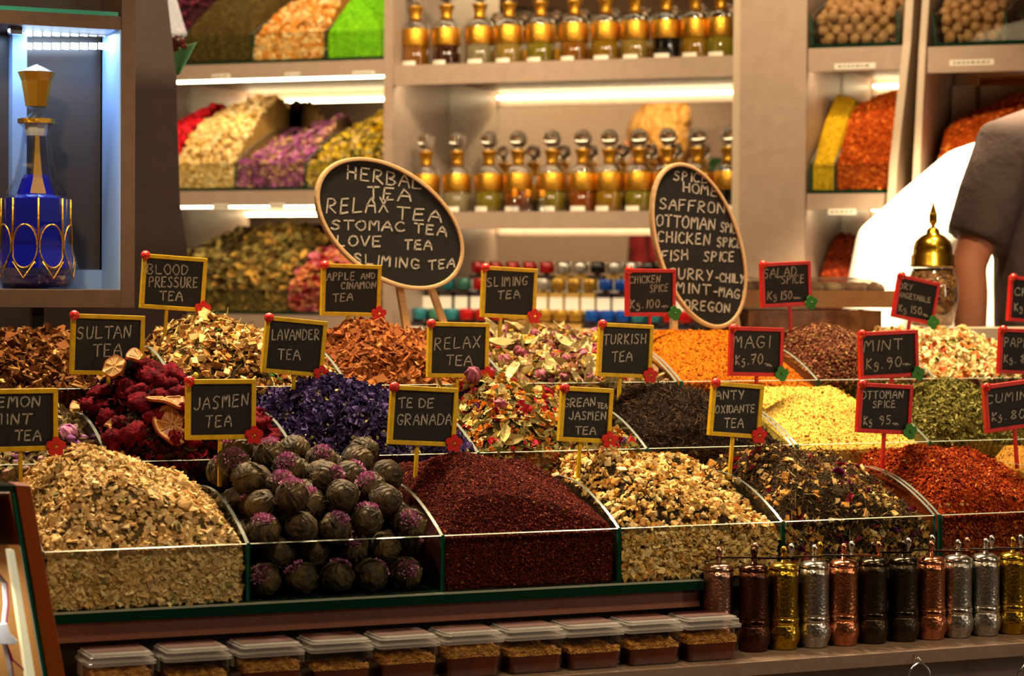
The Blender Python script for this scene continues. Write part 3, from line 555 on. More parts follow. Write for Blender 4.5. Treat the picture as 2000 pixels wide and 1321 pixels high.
rosebud('purple rosebud right of the lemon mint sign', HEAPS['rosebud_mix'], 133, 852, 1.5, 'pink', None)

# ------------------------------------------------------------------ chalk signs
def sign(label, k, quad, stick, items, color='yellow', dv=.2, yaw=0.):
    v = row(k)[0] + dv; C3 = [onv(x, y, v) for x, y in quad]; q = [np.array((c[0], c[2])) for c in C3]
    ctr = sum(q) / 4; w = (np.linalg.norm(q[1] - q[0]) + np.linalg.norm(q[2] - q[3])) / 2; h = (np.linalg.norm(q[3] - q[0]) + np.linalg.norm(q[2] - q[1])) / 2
    d = (q[1] - q[0]) + (q[2] - q[3]); ang = math.atan2(d[1], d[0]); ca, sa = math.cos(ang), math.sin(ang)
    def loc(px, py):
        P = onv(px, py, v - .005); r = np.array((P[0], P[2])) - ctr; return r[0] * ca + r[1] * sa, -r[0] * sa + r[1] * ca
    t = thing('chalk_sign', label, 'sign', (ctr[0], v, ctr[1]), (0, -ang, 0))
    b = .0075; hw, hh = w / 2, h / 2; fr = MB()
    for (a, c) in (((-hw, hh - b), (hw, hh)), ((-hw, -hh), (hw, -hh + b)), ((-hw, -hh + b), (-hw + b, hh - b)), ((hw - b, -hh + b), (hw, hh - b))): fr.box((a[0], -.0055, a[1]), (c[0], .0055, c[1]))
    fr.build('frame', M[color], t, bevel=.0008)
    MB().box((-hw + b - .001, -.002, -hh + b - .001), (hw - b + .001, .003, hh - b + .001)).build('board', M['board'], t)
    letters(items, loc, .0021).build('chalk_lettering', M['chalk'], t, loc=(0, -.0021, 0))
    # stick
    P = onv(*stick, v); sx = P[0] - ctr[0]; sz = P[2] - ctr[1]; lx = sx * ca + sz * sa
    MB().box((lx - .0028, -.002, -hh - .075), (lx + .0028, .0035, -hh + .001)).build('stick', M[color], t)
    m = MB(); m.sphere((-hw + .003, -.0085, hh - .003), .0088, 0, 16, 10); m.build('bead', M['bead'], t)
    m = MB(); fx, fz = hw - .004, -hh + .006; np_ = 5 if color == 'yellow' else 4
    for i in range(np_):
        a = 2 * math.pi * i / np_ + .3; cx, cz = fx + .0086 * math.cos(a), fz + .0086 * math.sin(a); n = 14; vs = []
        for y in (-.0095, -.0065):
            for j in range(n):
                b2 = 2 * math.pi * j / n; r = .0062 * (1 + (.12 * math.cos(b2 - a) if color == 'yellow' else .25 * abs(math.sin(b2 - a))))
                vs.append((cx + r * math.cos(b2), y + i * .00012, cz + r * math.sin(b2)))
        m.add(vs, [tuple(range(n)), tuple(range(n, 2 * n))[::-1]] + [(j, n + j, n + (j + 1) % n, (j + 1) % n) for j in range(n)])
    if color == 'red': m.tube([(fx, -.008, fz), (fx + .003, -.008, fz - .012)], .0009, 6)
    ch = m.build('flower_charm' if color == 'yellow' else 'clover_charm', M['flower' if color == 'yellow' else 'clover'], t)
    d_ = MB(); d_.sphere((fx, -.0105, fz), .0022, 0, 10, 6); d_.build('charm_center', M['fdot' if color == 'yellow' else 'clover'], ch)
    return t
sg = 'yellow-framed chalk sign reading '; rg = 'red-framed chalk sign reading '
sign(sg + 'BLOOD PRESSURE TEA', 2, [(278, 495), (403, 505), (399, 610), (273, 602)], (325, 610), [('BLOOD', 287, 535, 368, 537, 19), ('PRESSURE', 291, 561, 387, 562, 20), ('TEA', 312, 587, 357, 588, 18)])
sign(sg + 'APPLE AND CINAMON TEA', 2, [(628, 514), (745, 519), (740, 619), (626, 617)], (680, 620), [('APPLE', 639, 548, 694, 547, 15), ('AND', 706, 545, 733, 544, 11), ('CINAMON', 666, 565, 735, 563, 13), ('TEA', 651, 590, 690, 587, 15)])
sign(sg + 'SLIMING TEA', 2, [(940, 520), (1048, 525), (1045, 625), (940, 619)], (977, 630), [('SLIMING', 951, 561, 1032, 557, 18), ('TEA', 973, 584, 1017, 582, 15)])
sign(sg + 'SULTAN TEA', 1, [(139, 613), (282, 617), (279, 735), (136, 731)], (212, 735), [('SULTAN', 150, 663, 257, 660, 24), ('TEA', 182, 697, 239, 696, 24)])
sign(sg + 'LAVANDER TEA', 1, [(517, 616), (637, 629), (630, 737), (512, 728)], (575, 735), [('LAVANDER', 531, 664, 624, 664, 20), ('TEA', 543, 702, 587, 704, 20)])
sign(sg + 'RELAX TEA', 1, [(836, 629), (953, 631), (953, 739), (833, 737)], (893, 738), [('RELAX', 849, 684, 939, 679, 23), ('TEA', 872, 714, 923, 715, 20)])
sign(sg + 'TURKISH TEA', 1, [(1170, 630), (1275, 635), (1270, 740), (1165, 735)], (1211, 742), [('TURKISH', 1180, 673, 1263, 671, 19), ('TEA', 1196, 707, 1236, 706, 19)])
sign(sg + 'LEMON MINT TEA, at the left edge', 0, [(-32, 758), (114, 761), (110, 877), (-35, 886)], (40, 882), [('LEMON', -28, 797, 80, 795, 20), ('MINT', -14, 829, 62, 829, 20), ('TEA', 30, 861, 80, 861, 20)])
sign(sg + 'JASMEN TEA', 0, [(365, 741), (500, 741), (497, 857), (360, 860)], (430, 862), [('JASMEN', 378, 803, 487, 792, 24), ('TEA', 401, 835, 454, 833, 22)])
sign(sg + 'TE DE GRANADA', 0, [(762, 752), (893, 759), (888, 873), (758, 868)], (815, 872), [('TE', 779, 797, 808, 797, 19), ('DE', 818, 797, 849, 797, 18), ('GRANADA', 776, 831, 884, 830, 21)])
sign(sg + 'GREAN TEA JASMEN TEA', 0, [(1095, 754), (1197, 760), (1190, 866), (1090, 862)], (1133, 868), [('GREAN', 1102, 796, 1164, 794, 17), ('TEA', 1168, 797, 1187, 799, 10), ('JASMEN', 1112, 820, 1185, 821, 16), ('TEA', 1125, 849, 1165, 849, 15)])
sign(sg + 'ANTY OXIDANTE TEA', 0, [(1388, 745), (1487, 752), (1485, 858), (1385, 850)], (1431, 858), [('ANTY', 1398, 781, 1455, 780, 17), ('OXIDANTE', 1398, 808, 1476, 806, 15), ('TEA', 1416, 836, 1453, 836, 18)])
sign(rg + 'CHICKEN SPICE Kg. 100', 2, [(1222, 526), (1318, 525), (1318, 619), (1222, 617)], (1270, 622), [('CHICKEN', 1230, 554, 1291, 552, 14), ('SPICE', 1270, 571, 1306, 569, 14), ('Kg.', 1232, 602, 1257, 602, 16), ('100', 1262, 602, 1290, 601, 16), ('tl', 1293, 601, 1304, 600, 9)], 'red')
sign(rg + 'SALAD SPICE Kg 150', 2, [(1478, 515), (1578, 510), (1587, 596), (1493, 601)], (1543, 600), [('SALAD', 1492, 544, 1557, 539, 18), ('SPICE', 1527, 555, 1572, 552, 16), ('Kg', 1500, 586, 1520, 585, 16), ('150', 1525, 586, 1548, 584, 16), ('tl', 1550, 584, 1561, 583, 8)], 'red')
sign(rg + 'DRY WAGETABLE Kg 150', 2, [(1753, 535), (1832, 553), (1824, 637), (1743, 619)], (1777, 628), [('DRY', 1757, 564, 1784, 568, 12), ('WAGETABLE', 1756, 580, 1819, 592, 10), ('Kg', 1757, 608, 1772, 611, 13), ('150', 1779, 611, 1802, 616, 14), ('tl', 1804, 616, 1812, 618, 8)], 'red')
sign(rg + 'CHILLY Kg, cut off at the right edge', 2, [(1975, 540), (2075, 548), (2064, 636), (1964, 626)], (2018, 632), [('CHILLY', 1982, 577, 2062, 582, 15), ('Kg.', 1982, 607, 2004, 609, 15), ('90', 2012, 610, 2035, 611, 15)], 'red')
sign(rg + 'MAGI Kg. 70', 1, [(1421, 638), (1525, 641), (1530, 736), (1427, 734)], (1478, 738), [('MAGI', 1433, 681, 1505, 679, 23), ('Kg.', 1437, 713, 1463, 712, 19), ('70', 1467, 712, 1492, 711, 19), ('tl', 1495, 713, 1506, 715, 9)], 'red')
sign(rg + 'MINT Kg. 90', 1, [(1670, 650), (1786, 645), (1797, 734), (1685, 741)], (1742, 740), [('MINT', 1688, 687, 1765, 682, 20), ('Kg.', 1692, 721, 1725, 720, 20), ('90', 1731, 719, 1763, 716, 20), ('tl', 1765, 714, 1776, 713, 9)], 'red')
sign(rg + 'PAPRIKA, cut off at the right edge', 1, [(1950, 641), (2055, 646), (2052, 734), (1950, 729)], (2000, 735), [('PAPRIKA', 1962, 677, 2042, 680, 17), ('Kg.', 1962, 708, 1985, 709, 15), ('80', 1994, 709, 2018, 710, 16)], 'red')
sign(rg + 'OTTOMAN SPICE Kg 95', 0, [(1672, 747), (1778, 753), (1779, 849), (1677, 845)], (1727, 850), [('OTTOMAN', 1683, 780, 1766, 778, 15), ('SPICE', 1706, 797, 1750, 796, 13), ('Kg', 1688, 830, 1706, 830, 16), ('95', 1718, 830, 1742, 829, 17), ('tl', 1744, 830, 1754, 830, 9)], 'red')
sign(rg + 'CUMIN Kg. 80', 0, [(1910, 755), (2012, 742), (2030, 830), (1934, 845)], (1982, 840), [('CUMIN', 1926, 790, 2008, 780, 17), ('Kg.', 1938, 823, 1966, 820, 16), ('80', 1974, 820, 2005, 816, 17)], 'red')
#PART3
# ------------------------------------------------------------------ counter
ct = thing('display_counter', 'stepped shop counter with brown fascia carrying the glass trays', 'counter', (1.9, 3.27, 0)); OC = Vector((1.9, 3.27, 0))
def cpart(m, name, mats, parent=ct, off=OC, **k):
    m.v = [(p[0] - off[0], p[1] - off[1], p[2] - off[2]) for p in m.v]; return m.build(name, mats, parent, **k)
cpart(MB().box((.5, 3.25, .692), (1.789, 3.28, .7215)), 'fascia', M['fascia'], bevel=.0008)
cpart(MB().prism([(3.281, .6), (3.281, .721), (3.546, .721), (3.546, .8255), (3.846, .8255), (3.846, .9295), (4.15, .9295), (4.15, 1.10), (4.30, 1.10), (4.30, .02), (3.281, .02)], 'x', .5, 3.6), 'tiered_body', M['dark'])
cpart(MB().box((.5, 4.3005, .02), (2.86, 4.8, 1.10)), 'back_bench', M['taupe_d'])
cpart(MB().box((1.79, 3.256, .7216), (3.4, 3.5, .7375)), 'tray_support', M['dark'])
cpart(MB().box((.5, 3.105, .600), (3.2, 3.281, .6224)), 'front_shelf', M['shelf_b'], bevel=.001)
cpart(MB().box((.5, 3.17, .02), (3.2, 3.28, .5999)), 'front_panel', M['taupe_d'])
p0 = onv(1836, 641, 4.165); cpart(MB().box((p0[0] - .07, 4.165, 1.101), (3.6, 4.31, p0[2])), 'raised_ledge', M['cream'], bevel=.001); ZL = p0[2]
ORD = ['first', 'second', 'third', 'fourth', 'fifth', 'sixth', 'seventh', 'eighth', 'ninth', 'tenth', 'eleventh', 'twelfth', 'thirteenth', 'fourteenth', 'fifteenth', 'sixteenth', 'seventeenth', 'eighteenth', 'nineteenth', 'twentieth']

# honey boxes
def rbox(m, x0, x1, y0, y1, z0, z1, r, mi=0, taper=0., cap=(True, True), seg=4):
    def ring(z, t):
        P = []
        for cx, cy, a0 in ((x1 - r - t, y1 - r - t, 0), (x0 + r + t, y1 - r - t, 90), (x0 + r + t, y0 + r + t, 180), (x1 - r - t, y0 + r + t, 270)):
            for i in range(seg + 1): a = math.radians(a0 + 90 * i / seg); P.append((cx + r * math.cos(a), cy + r * math.sin(a), z))
        return P
    A, B_ = ring(z0, taper), ring(z1, 0); n = len(A); fs = [(i, (i + 1) % n, n + (i + 1) % n, n + i) for i in range(n)]
    if cap[0]: fs.append(tuple(range(n))[::-1])
    if cap[1]: fs.append(tuple(range(n, 2 * n)))
    m.add(A + B_, fs, mi); return m
def honey_box(label, uR, comb_h):
    t = thing('honey_box', label, 'honey box', (uR - .052, 3.172, .6228), group='clear boxes of honeycomb in a row on the front shelf'); w, d = .0485, .042
    m = MB(); rbox(m, -w, w, -d, d, 0, .054, .008, 0, .004, (True, False)); m.build('box', M['plastic'], t)
    m = MB(); rbox(m, -w - .002, w + .002, -d - .002, d + .002, .052, .0575, .009); rbox(m, -w + .001, w - .001, -d + .001, d - .001, .0575, .0655, .008); rbox(m, -w + .004, w - .004, -d + .004, d - .004, .0655, .069, .008)
    lid = m.build('lid', M['plastic_lid'], t, bevel=.0012)
    for s in (-1, 1): MB().box((s * (w + .0028) - .0012, -.012, .036), (s * (w + .0028) + .0012, .012, .056)).build('clip', M['plastic_lid'], lid)
    MB().box((-w + .007, -d + .022, .0693), (w - .007, d - .006, .0697)).build('lid_label', M['redpaper'], t)
    m = MB(); rbox(m, -w + .005, w - .005, -d + .005, d - .005, .0015, .022 + comb_h * .007, .006, 0, .003); m.build('honey', M['honey'], t)
    m = MB(); n = 14; h0 = .0225 + comb_h * .007
    vs = []; g = np.random.default_rng(int(uR * 1000))
    for j in range(8):
        for i in range(n): vs.append((-w + .006 + (2 * w - .012) * i / (n - 1), -d + .006 + (2 * d - .012) * j / 7, h0 + .011 * comb_h + .003 + g.normal(0, .0016)))
    k = len(vs); vs += [(x, y, h0) for x, y, z in vs]; fs = [(j * n + i, j * n + i + 1, (j + 1) * n + i + 1, (j + 1) * n + i) for j in range(7) for i in range(n - 1)]
    bd = list(range(n)) + [j * n + n - 1 for j in range(1, 8)] + [7 * n + i for i in range(n - 2, -1, -1)] + [j * n for j in range(6, 0, -1)]
    fs += [(bd[(i + 1) % len(bd)], bd[i], bd[i] + k, bd[(i + 1) % len(bd)] + k) for i in range(len(bd))]; m.add(vs, fs); m.build('honeycomb', M['comb'], t)
for i, (u, c) in enumerate(zip([.8456, .9576, 1.0685, 1.1766, 1.2834, 1.3889, 1.4926, 1.5944, 1.6986, 1.8036], [1.0, .4, .9, .3, .7, 1.1, .6, .4, .5, .8])):
    honey_box('clear lidded box of honeycomb in honey, %s from the left on the front shelf' % ORD[i], u, c)

# pepper grinders
GM = {k: mat(k + '_metal', c, r, metal=1, bump=('voronoi', 210, .55, .0012)) for k, c, r in [('silver', '#b9b3aa', .3), ('copper', '#c9805a', .28), ('brass', '#b8942e', .26), ('bronze', '#5a382c', .36), ('antique', '#4a4032', .36), ('rosy', '#b58a78', .3)]}
GS = {k: mat(k + '_plain_metal', c, .22, metal=1) for k, c in [('silver', '#c9c4bc'), ('copper', '#cf8a66'), ('brass', '#c9a23c'), ('bronze', '#5a3a30'), ('antique', '#4a4034'), ('rosy', '#c09a88')]}
def grinder(label, u, v, metal, ang, s=1.):
    t = thing('pepper_grinder', label, 'pepper grinder', (u, v, .6226), (0, 0, ang), 'engraved metal pepper grinders standing in a row'); t.scale = (s,) * 3
    m = MB(); m.lathe([(.0215, 0), (.0235, .002), (.0235, .006), (.0265, .012), (.0284, .021), (.0278, .030), (.0256, .038), (.0250, .0415)], n=32); m.build('cup', GM[metal], t)
    m = MB(); m.lathe([(.0250, .0415), (.0260, .043), (.0260, .0505), (.0250, .052)], n=32); m.build('collar', GS[metal], t)
    m = MB(); m.lathe([(.0250, .052), (.0246, .056), (.0242, .060), (.0242, .118), (.0247, .120), (.0242, .122), (.0242, .131)], n=32); m.build('barrel', GM[metal], t)
    m = MB(); m.lathe([(.0248, .131), (.0250, .1335), (.0235, .138), (.0185, .1412), (.011, .1428), (.0048, .1432), (.0040, .152), (.001, .1525)], n=32); m.build('lid', GS[metal], t)
    c = MB(); c.box((-.006, -.0032, .1505), (.066, .0032, .1533)); c.lathe([(.0042, .153), (.0046, .157), (.0062, .161), (.0058, .166), (.0035, .169), (.0006, .1695)], (0, 0, 0), 14); cr = c.build('crank', GS[metal], t)
    k = MB(); k.lathe([(.0022, .153), (.0022, .158), (.004, .163), (.0056, .168), (.0058, .172), (.004, .1755), (.0006, .1765)], (.061, 0, 0), 14); k.build('knob', GS['silver' if metal in ('bronze', 'antique') else metal], cr)
gl = [(1403, 'rosy', 'reddish silver', .08), (1472, 'bronze', 'dark bronze', .02), (1530, 'brass', 'golden brass', .1), (1590, 'silver', 'silver', -.05), (1647, 'copper', 'bright copper', -.5), (1704, 'antique', 'dark antique', .1), (1764, 'antique', 'blackened', .5), (1818, 'copper', 'small copper', -.1), (1870, 'silver', 'silver', .15), (1924, 'silver', 'silver', .0), (1977, 'brass', 'brass', .1), (2030, 'copper', 'copper', .1)]
for i, (px, mt, nm, a) in enumerate(gl):
    v = 3.231 if i == 0 else 3.203; u = onv(px, 1180, v)[0]
    grinder('%s pepper grinder with engraved barrel, %s from the left in the row' % (nm, ORD[i]), u, v, mt, math.radians(-24) + a, 1.0 if i < 7 else .985)
# key rings hanging below the shelf
for px, py, lb in [(1795, 1322, 'steel key ring hanging under the shelf below the copper grinder'), (2008, 1322, 'steel key ring hanging under the shelf at the right edge')]:
    p = onv(px, py, 3.09); t = thing('key_ring', lb, 'key ring', (p[0], 3.09, p[2])); m = MB(); m.tube([(.022 * math.cos(a), .003 * math.sin(a * 2), .022 * math.sin(a)) for a in np.linspace(0, 6.2832, 30)], .0018, 8); m.build('ring', M['steel'], t)
    m = MB(); m.tube([(0, 0, .021), (.003, 0, .026), (0, .002, .031), (-.002, .006, .026), (0, .016, .034)], .0012, 6); m.build('hook', M['steel'], t)

# ------------------------------------------------------------------ oval chalkboards on easels
def oval(label, c, a, b, deg, items, legs, base, v=4.24):
    th_ = math.radians(deg); P0 = onv(c[0], c[1], v); t = thing('oval_chalkboard', label, 'chalkboard', (P0[0], v, 1.1005)); n = 56
    def loc(px, py): P = onv(px, py, v - .006); return P[0] - P0[0], P[2] - 1.1005
    def ell(f): return [loc(c[0] + f * (a * math.cos(q) * math.cos(th_) - b * math.sin(q) * math.sin(th_)), c[1] + f * (a * math.cos(q) * math.sin(th_) + b * math.sin(q) * math.cos(th_))) for q in np.linspace(0, 2 * math.pi, n, endpoint=False)]
    O = ell(1.); cx = sum(p[0] for p in O) / n; cz = sum(p[1] for p in O) / n; I = []
    for (x, z) in O: d = math.hypot(x - cx, z - cz); f = (d - .0085) / d; I.append((cx + (x - cx) * f, cz + (z - cz) * f))
    vs = [(x, -.008, z) for x, z in O] + [(x, -.008, z) for x, z in I] + [(x, .008, z) for x, z in O] + [(x, .008, z) for x, z in I]; fs = []
    for i in range(n): j = (i + 1) % n; fs += [(i, j, n + j, n + i), (2 * n + i, 3 * n + i, 3 * n + j, 2 * n + j), (i, 2 * n + i, 2 * n + j, j), (n + i, n + j, 3 * n + j, 3 * n + i)]
    MB().add(vs, fs).build('frame', M['pine'], t, bevel=.002)
    m = MB(); m.prism([(x * 1.0, z) for x, z in I], 'y', -.004, .004); m.build('board', M['board'], t)
    letters(items, loc, .0031).build('chalk_lettering', M['chalk_b'], t, loc=(0, -.0041, 0))
    for (x0, y0, x1, y1) in legs:
        A, B_ = loc(x0, y0), loc(x1, y1); B_ = (B_[0], max(.001, B_[1])); w = .0068; MB().prism([(A[0] - w, A[1]), (A[0] + w, A[1]), (B_[0] + w, B_[1]), (B_[0] - w, B_[1])], 'y', .0085, .022).build('leg', M['pine'], t)
    A, B_ = loc(base[0], base[1]), loc(base[2], base[3]); MB().box((A[0], -.02, .0005), (B_[0], .045, max(.012, A[1]))).build('foot', M['pine'], t, bevel=.001)
oval('oval chalkboard on a pine easel listing herbal, relax and love teas', (762, 437), 164, 105, 37.5,
     [('HERBAL', 677, 348, 826, 371, 25), ('TEA', 716, 388, 803, 394, 24), ('RELAX', 638, 417, 760, 414, 29), ('TEA', 775, 427, 863, 435, 23), ('STOMAC', 646, 448, 792, 452, 18), ('TEA', 809, 454, 873, 462, 18), ('LOVE', 657, 480, 746, 482, 20), ('TEA', 789, 487, 845, 488, 18), ('SLIMING', 690, 514, 820, 526, 19), ('TEA', 837, 527, 889, 522, 17)],
     [(781, 520, 802, 648), (838, 530, 880, 648)], (776, 646, 906, 690))
oval('narrow oval chalkboard on an easel listing saffron, ottoman and chicken spice', (1366, 480), 168, 83, 72.7,
     [('SPICE', 1316, 352, 1383, 358, 18), ('HOME', 1334, 374, 1403, 384, 18), ('SAFFRON', 1288, 408, 1416, 418, 21), ('OTTOMAN', 1282, 441, 1398, 450, 22), ('SPICE', 1408, 453, 1446, 457, 19), ('CHICKEN', 1284, 472, 1388, 479, 21), ('SPICE', 1401, 482, 1449, 484, 18), ('FISH', 1292, 511, 1344, 507, 20), ('SPICE', 1375, 511, 1435, 511, 19), ('CURRY', 1306, 543, 1393, 549, 20), ('-CHILY', 1397, 550, 1455, 554, 17), ('MINT', 1320, 571, 1388, 576, 19), ('-MAGI', 1393, 577, 1452, 585, 17), ('OREGON', 1336, 603, 1427, 612, 18)],
     [(1325, 610, 1325, 660), (1440, 590, 1452, 660)], (1320, 652, 1458, 690))

# ------------------------------------------------------------------ wrapped sweet trays and glass jar on the ledge
def wrapped_tray(label, x0, x1, yb, yt, yw, v, zb, mcol):
    A = onv(x0, yt, v); B_ = onv(x1, yt, v); zt = A[2]; zw = onv(x0, yw, v)[2]; t = thing('sweet_tray', label, 'tray of sweets', ((A[0] + B_[0]) / 2, v, zb)); hw = (B_[0] - A[0]) / 2; h = zt - zb
    m = MB(); m.box((-hw, 0, 0), (hw, .006, h)); m.box((-hw, .194, 0), (hw, .2, h)); m.box((-hw, .006, 0), (-hw + .006, .194, h)); m.box((hw - .006, .006, 0), (hw, .194, h)); m.box((-hw + .006, .006, 0), (hw - .006, .194, .004)); m.build('carton', M[mcol], t)
    m = MB(); g = random.Random(int(x0))
    for i in range(7):
        for j in range(3): m.sphere((-hw + .03 + (2 * hw - .06) * i / 6, .045 + j * .055, h + (.004 if zb > 1.12 else -.014)), .022, g.randrange(2), 12, 8, (1, 1, .72))
    m.build('sweets', [M['candy'], M['card']], t)
    m = MB(); vs = []; nx, ny = 16, 8
    for j in range(ny):
        for i in range(nx):
            a, b = i / (nx - 1), j / (ny - 1); e = min(1, 6 * min(a, 1 - a, b, 1 - b)); vs.append((-hw + 2 * hw * a, .2 * b, h + .001 + (zw - zt) * e ** .6 * (.8 + .2 * g.random())))
    m.add(vs, [(j * nx + i, j * nx + i + 1, (j + 1) * nx + i + 1, (j + 1) * nx + i) for j in range(ny - 1) for i in range(nx - 1)], 0, True); m.build('cellophane', M['wrap'], t)
    return zt
v = 4.44
zl = wrapped_tray('lower cellophane-wrapped tray of sweets under another tray, right of the oval spice board', 1462, 1722, 680, 606, 602, v, 1.1005, 'card2')
zs = onv(1500, 600, v)[2]; zs = zl + .0065
wrapped_tray('upper wrapped carton tray of sweets behind the salad spice sign', 1452, 1752, 600, 566, 540, v, zs, 'card')
jp = onv(1820, 640, 4.242); jar = thing('spice_jar', 'round glass jar of peppercorns with a domed brass lid and finial', 'jar', (jp[0], 4.242, ZL + .001)); js = 4.242 / (ray(1820, 551)[1] * 4400)
def jz(y): return (645 - y) * js
m = MB(); m.lathe([(0.0351, 0), (0.0468, .002), (0.0567, jz(600)), (0.0585, jz(575)), (0.0550, jz(552)), (0.0468, jz(537)), (0.0421, jz(530)), (0.0445, jz(526))], n=32); m.build('jar_body', M['crystal'], jar)
m = MB(); m.lathe([(0.0328, .003), (0.0445, .004), (0.0541, jz(602)), (0.0556, jz(577)), (0.0515, jz(552)), (0.0433, jz(531)), (0.0012, jz(530))], n=28); m.build('peppercorns', mat('peppercorn_mix', '#2a140e', .6, noise=(90, '#a8702c'), bump=('voronoi', 150, 1., .003)), jar)
m = MB(); m.lathe([(0.0503, jz(528)), (0.0509, jz(526)), (0.0480, jz(524)), (0.0480, jz(506)), (0.0439, jz(503)), (0.0433, jz(490)), (0.0386, jz(478)), (0.0269, jz(468)), (0.0152, jz(463)), (0.0140, jz(456)), (0.0094, jz(452)), (0.0035, jz(449))], n=36); lid = m.build('brass_lid', M['brass'], jar)
m = MB(); m.lathe([(0.0023, jz(451)), (0.0047, jz(447)), (0.0088, jz(438)), (0.0091, jz(428)), (0.0059, jz(416)), (0.0029, jz(408)), (0.0014, jz(400))], n=12, smooth=False)
for k in range(8):
    a = k * .785; m.sphere((.0078 * math.cos(a), .0078 * math.sin(a), jz(440)), .002, 0, 8, 6); m.sphere((.0072 * math.cos(a), .0072 * math.sin(a), jz(424)), .002, 0, 8, 6)
m.build('finial', M['brass'], lid)

# ------------------------------------------------------------------ lit display case with the blue decanter (upper left)
VC = 4.22; cr = onv(263, 602, VC); ci = onv(236, 566, VC); zb, zi, uR, ui = cr[2], ci[2], cr[0], ci[0]; uL = onv(-170, 600, VC)[0]; zt = onv(100, -160, VC)[2]; DC = .17
case = thing('display_case', 'brown-framed lit display case holding a blue decanter, on a black post', 'display case', (uR - .25, VC, zb)); oc = (uR - .25, VC, zb)
def kp(m, name, mt, **k): return cpart(m, name, mt, case, oc, **k)
zs0, zs1 = onv(120, 52, VC)[2], onv(120, 18, VC)[2]
m = MB(); m.box((ui, VC, zb), (uR, VC + DC, zt)); m.box((uL, VC, zb), (ui, VC + DC, zi)); kp(m, 'frame', M['case'], bevel=.001)
kp(MB().box((uL, VC + .002, zs0), (ui + .004 - .004, VC + DC - .012, zs1 - .007)), 'middle_rail', M['case'])
ub = onv(207, 300, VC + DC - .03)[0]
m = MB(); m.box((ui - .003, VC + .002, zi), (ui - .0003, VC + DC - .0305, zs0)); m.box((ub, VC + DC - .03, zi), (ui, VC + DC - .004, zs0)); m.box((uL, VC + DC - .03, zi), (ub, VC + DC - .004, onv(150, 527, VC + DC - .03)[2])); m.box((onv(22, 300, VC + DC - .03)[0], VC + DC - .04, zi), (onv(50, 300, VC + DC - .03)[0], VC + DC - .005, zs0)); kp(m, 'blue_lit_lining', M['caseblue'])  # blue LED light on the lining is put into its base colour
kp(MB().box((uL, VC + DC - .003, zi), (ui, VC + DC, zt)), 'back_panel', M['casedark'])
m = MB(); m.box((uL, VC + .004, zs1 - .0068), (ui - .006, VC + DC - .012, zs1 + .001)); m.m = [0, 0, 1, 1, 1, 1]; kp(m, 'glass_shelf', [M['glass'], mat('teal_edge', '#3a8f84', .15)])
m = MB()
for yy in (64, 90):
    for i in range(9): x = 56 + i * 18; p = onv(x, yy, VC + DC - .05); m.box((p[0] - .007, VC + DC - .05, p[2] - .006), (p[0] + .007, VC + DC - .047, p[2] + .006))
kp(m, 'led_dots', M['led_cold'])
m = MB(); p = onv(30, 32, VC + .05); m.box((p[0] - .012, VC + .04, zs0 - .014), (p[0] + .012, VC + .06, zs0 - .0005)); kp(m, 'bracket', M['steel'], bevel=.001)
pp = onv(70, 630, VC + .08); kp(MB().box((pp[0] - .011, VC + .06, 1.101), (pp[0] + .011, VC + .082, zb)), 'post', M['black'])
l = bpy.data.lights.new('case_led', 'AREA'); l.energy = 1.7; l.color = (.45, .68, 1.); l.shape = 'RECTANGLE'; l.size = .4; l.size_y = .05
lo = bpy.data.objects.new('case_led', l); COL.objects.link(lo); lo.location = ((uL + ui) / 2 + .03, VC + .07, zs0 - .004)
# decanter
dv_ = VC + .075; dp = onv(70, 560, dv_); dec = thing('decanter', 'tall faceted glass decanter of deep blue liquid with an amber stopper', 'decanter', (dp[0], dv_, zi + .0008)); sc = dv_ / (ray(70, 400)[1] * 4400)
Z = lambda y: (560 - y) * sc; R = lambda w: w * sc
def octa(m, prof, mi=0, sm=False): m.lathe([(r * 1.04, z) for r, z in prof], n=8, m=mi, smooth=sm, phase=math.pi / 8 + .25)
m = MB(); octa(m, [(R(58), 0), (R(68), Z(550)), (R(72), Z(535)), (R(80), Z(520)), (R(66), Z(470)), (R(64), Z(430)), (R(64), Z(383)), (R(56), Z(378)), (R(40), Z(345)), (R(30), Z(300)), (R(26), Z(262)), (R(25), Z(245)), (R(34), Z(238)), (R(33), Z(229)), (R(24), Z(228))]); m.build('glass_body', M['crystal'], dec)
m = MB(); octa(m, [(R(54), .003), (R(64), Z(548)), (R(74), Z(520)), (R(62), Z(470)), (R(60), Z(430)), (R(60), Z(385)), (R(36), Z(377)), (R(26), Z(345)), (R(22), Z(338))]); m.build('liquid', M['blue'], dec)
m = MB(); octa(m, [(R(34.5), Z(238)), (R(34.5), Z(229))]); m.build('gold_rim', M['gold'], dec); m = MB()
for k in range(8):
    a0 = math.pi / 8 + .25 + k * math.pi / 4; a1 = a0 + math.pi / 4; am = (a0 + a1) / 2
    fr = lambda a, y, rr: (rr * math.cos(a), rr * math.sin(a), Z(y))
    q = [fr(am + .36 * math.sin(t), 478 - 42 * math.cos(t), R(69 if math.cos(t) > -.3 else 73)) for t in np.linspace(0, 2 * math.pi, 25)]
    m.tube(q, R(1.5), 5); m.tube([fr(a0, 470, R(68.5)), fr(a0, 430, R(67)), fr(a0, 385, R(66.5))], R(2.2), 5)
    m.tube([fr(am - .3, 508, R(76)), fr(am, 540, R(75)), fr(am + .3, 508, R(76))], R(1.5), 5)
m.build('gold_trim', M['gold'], dec)
m = MB()
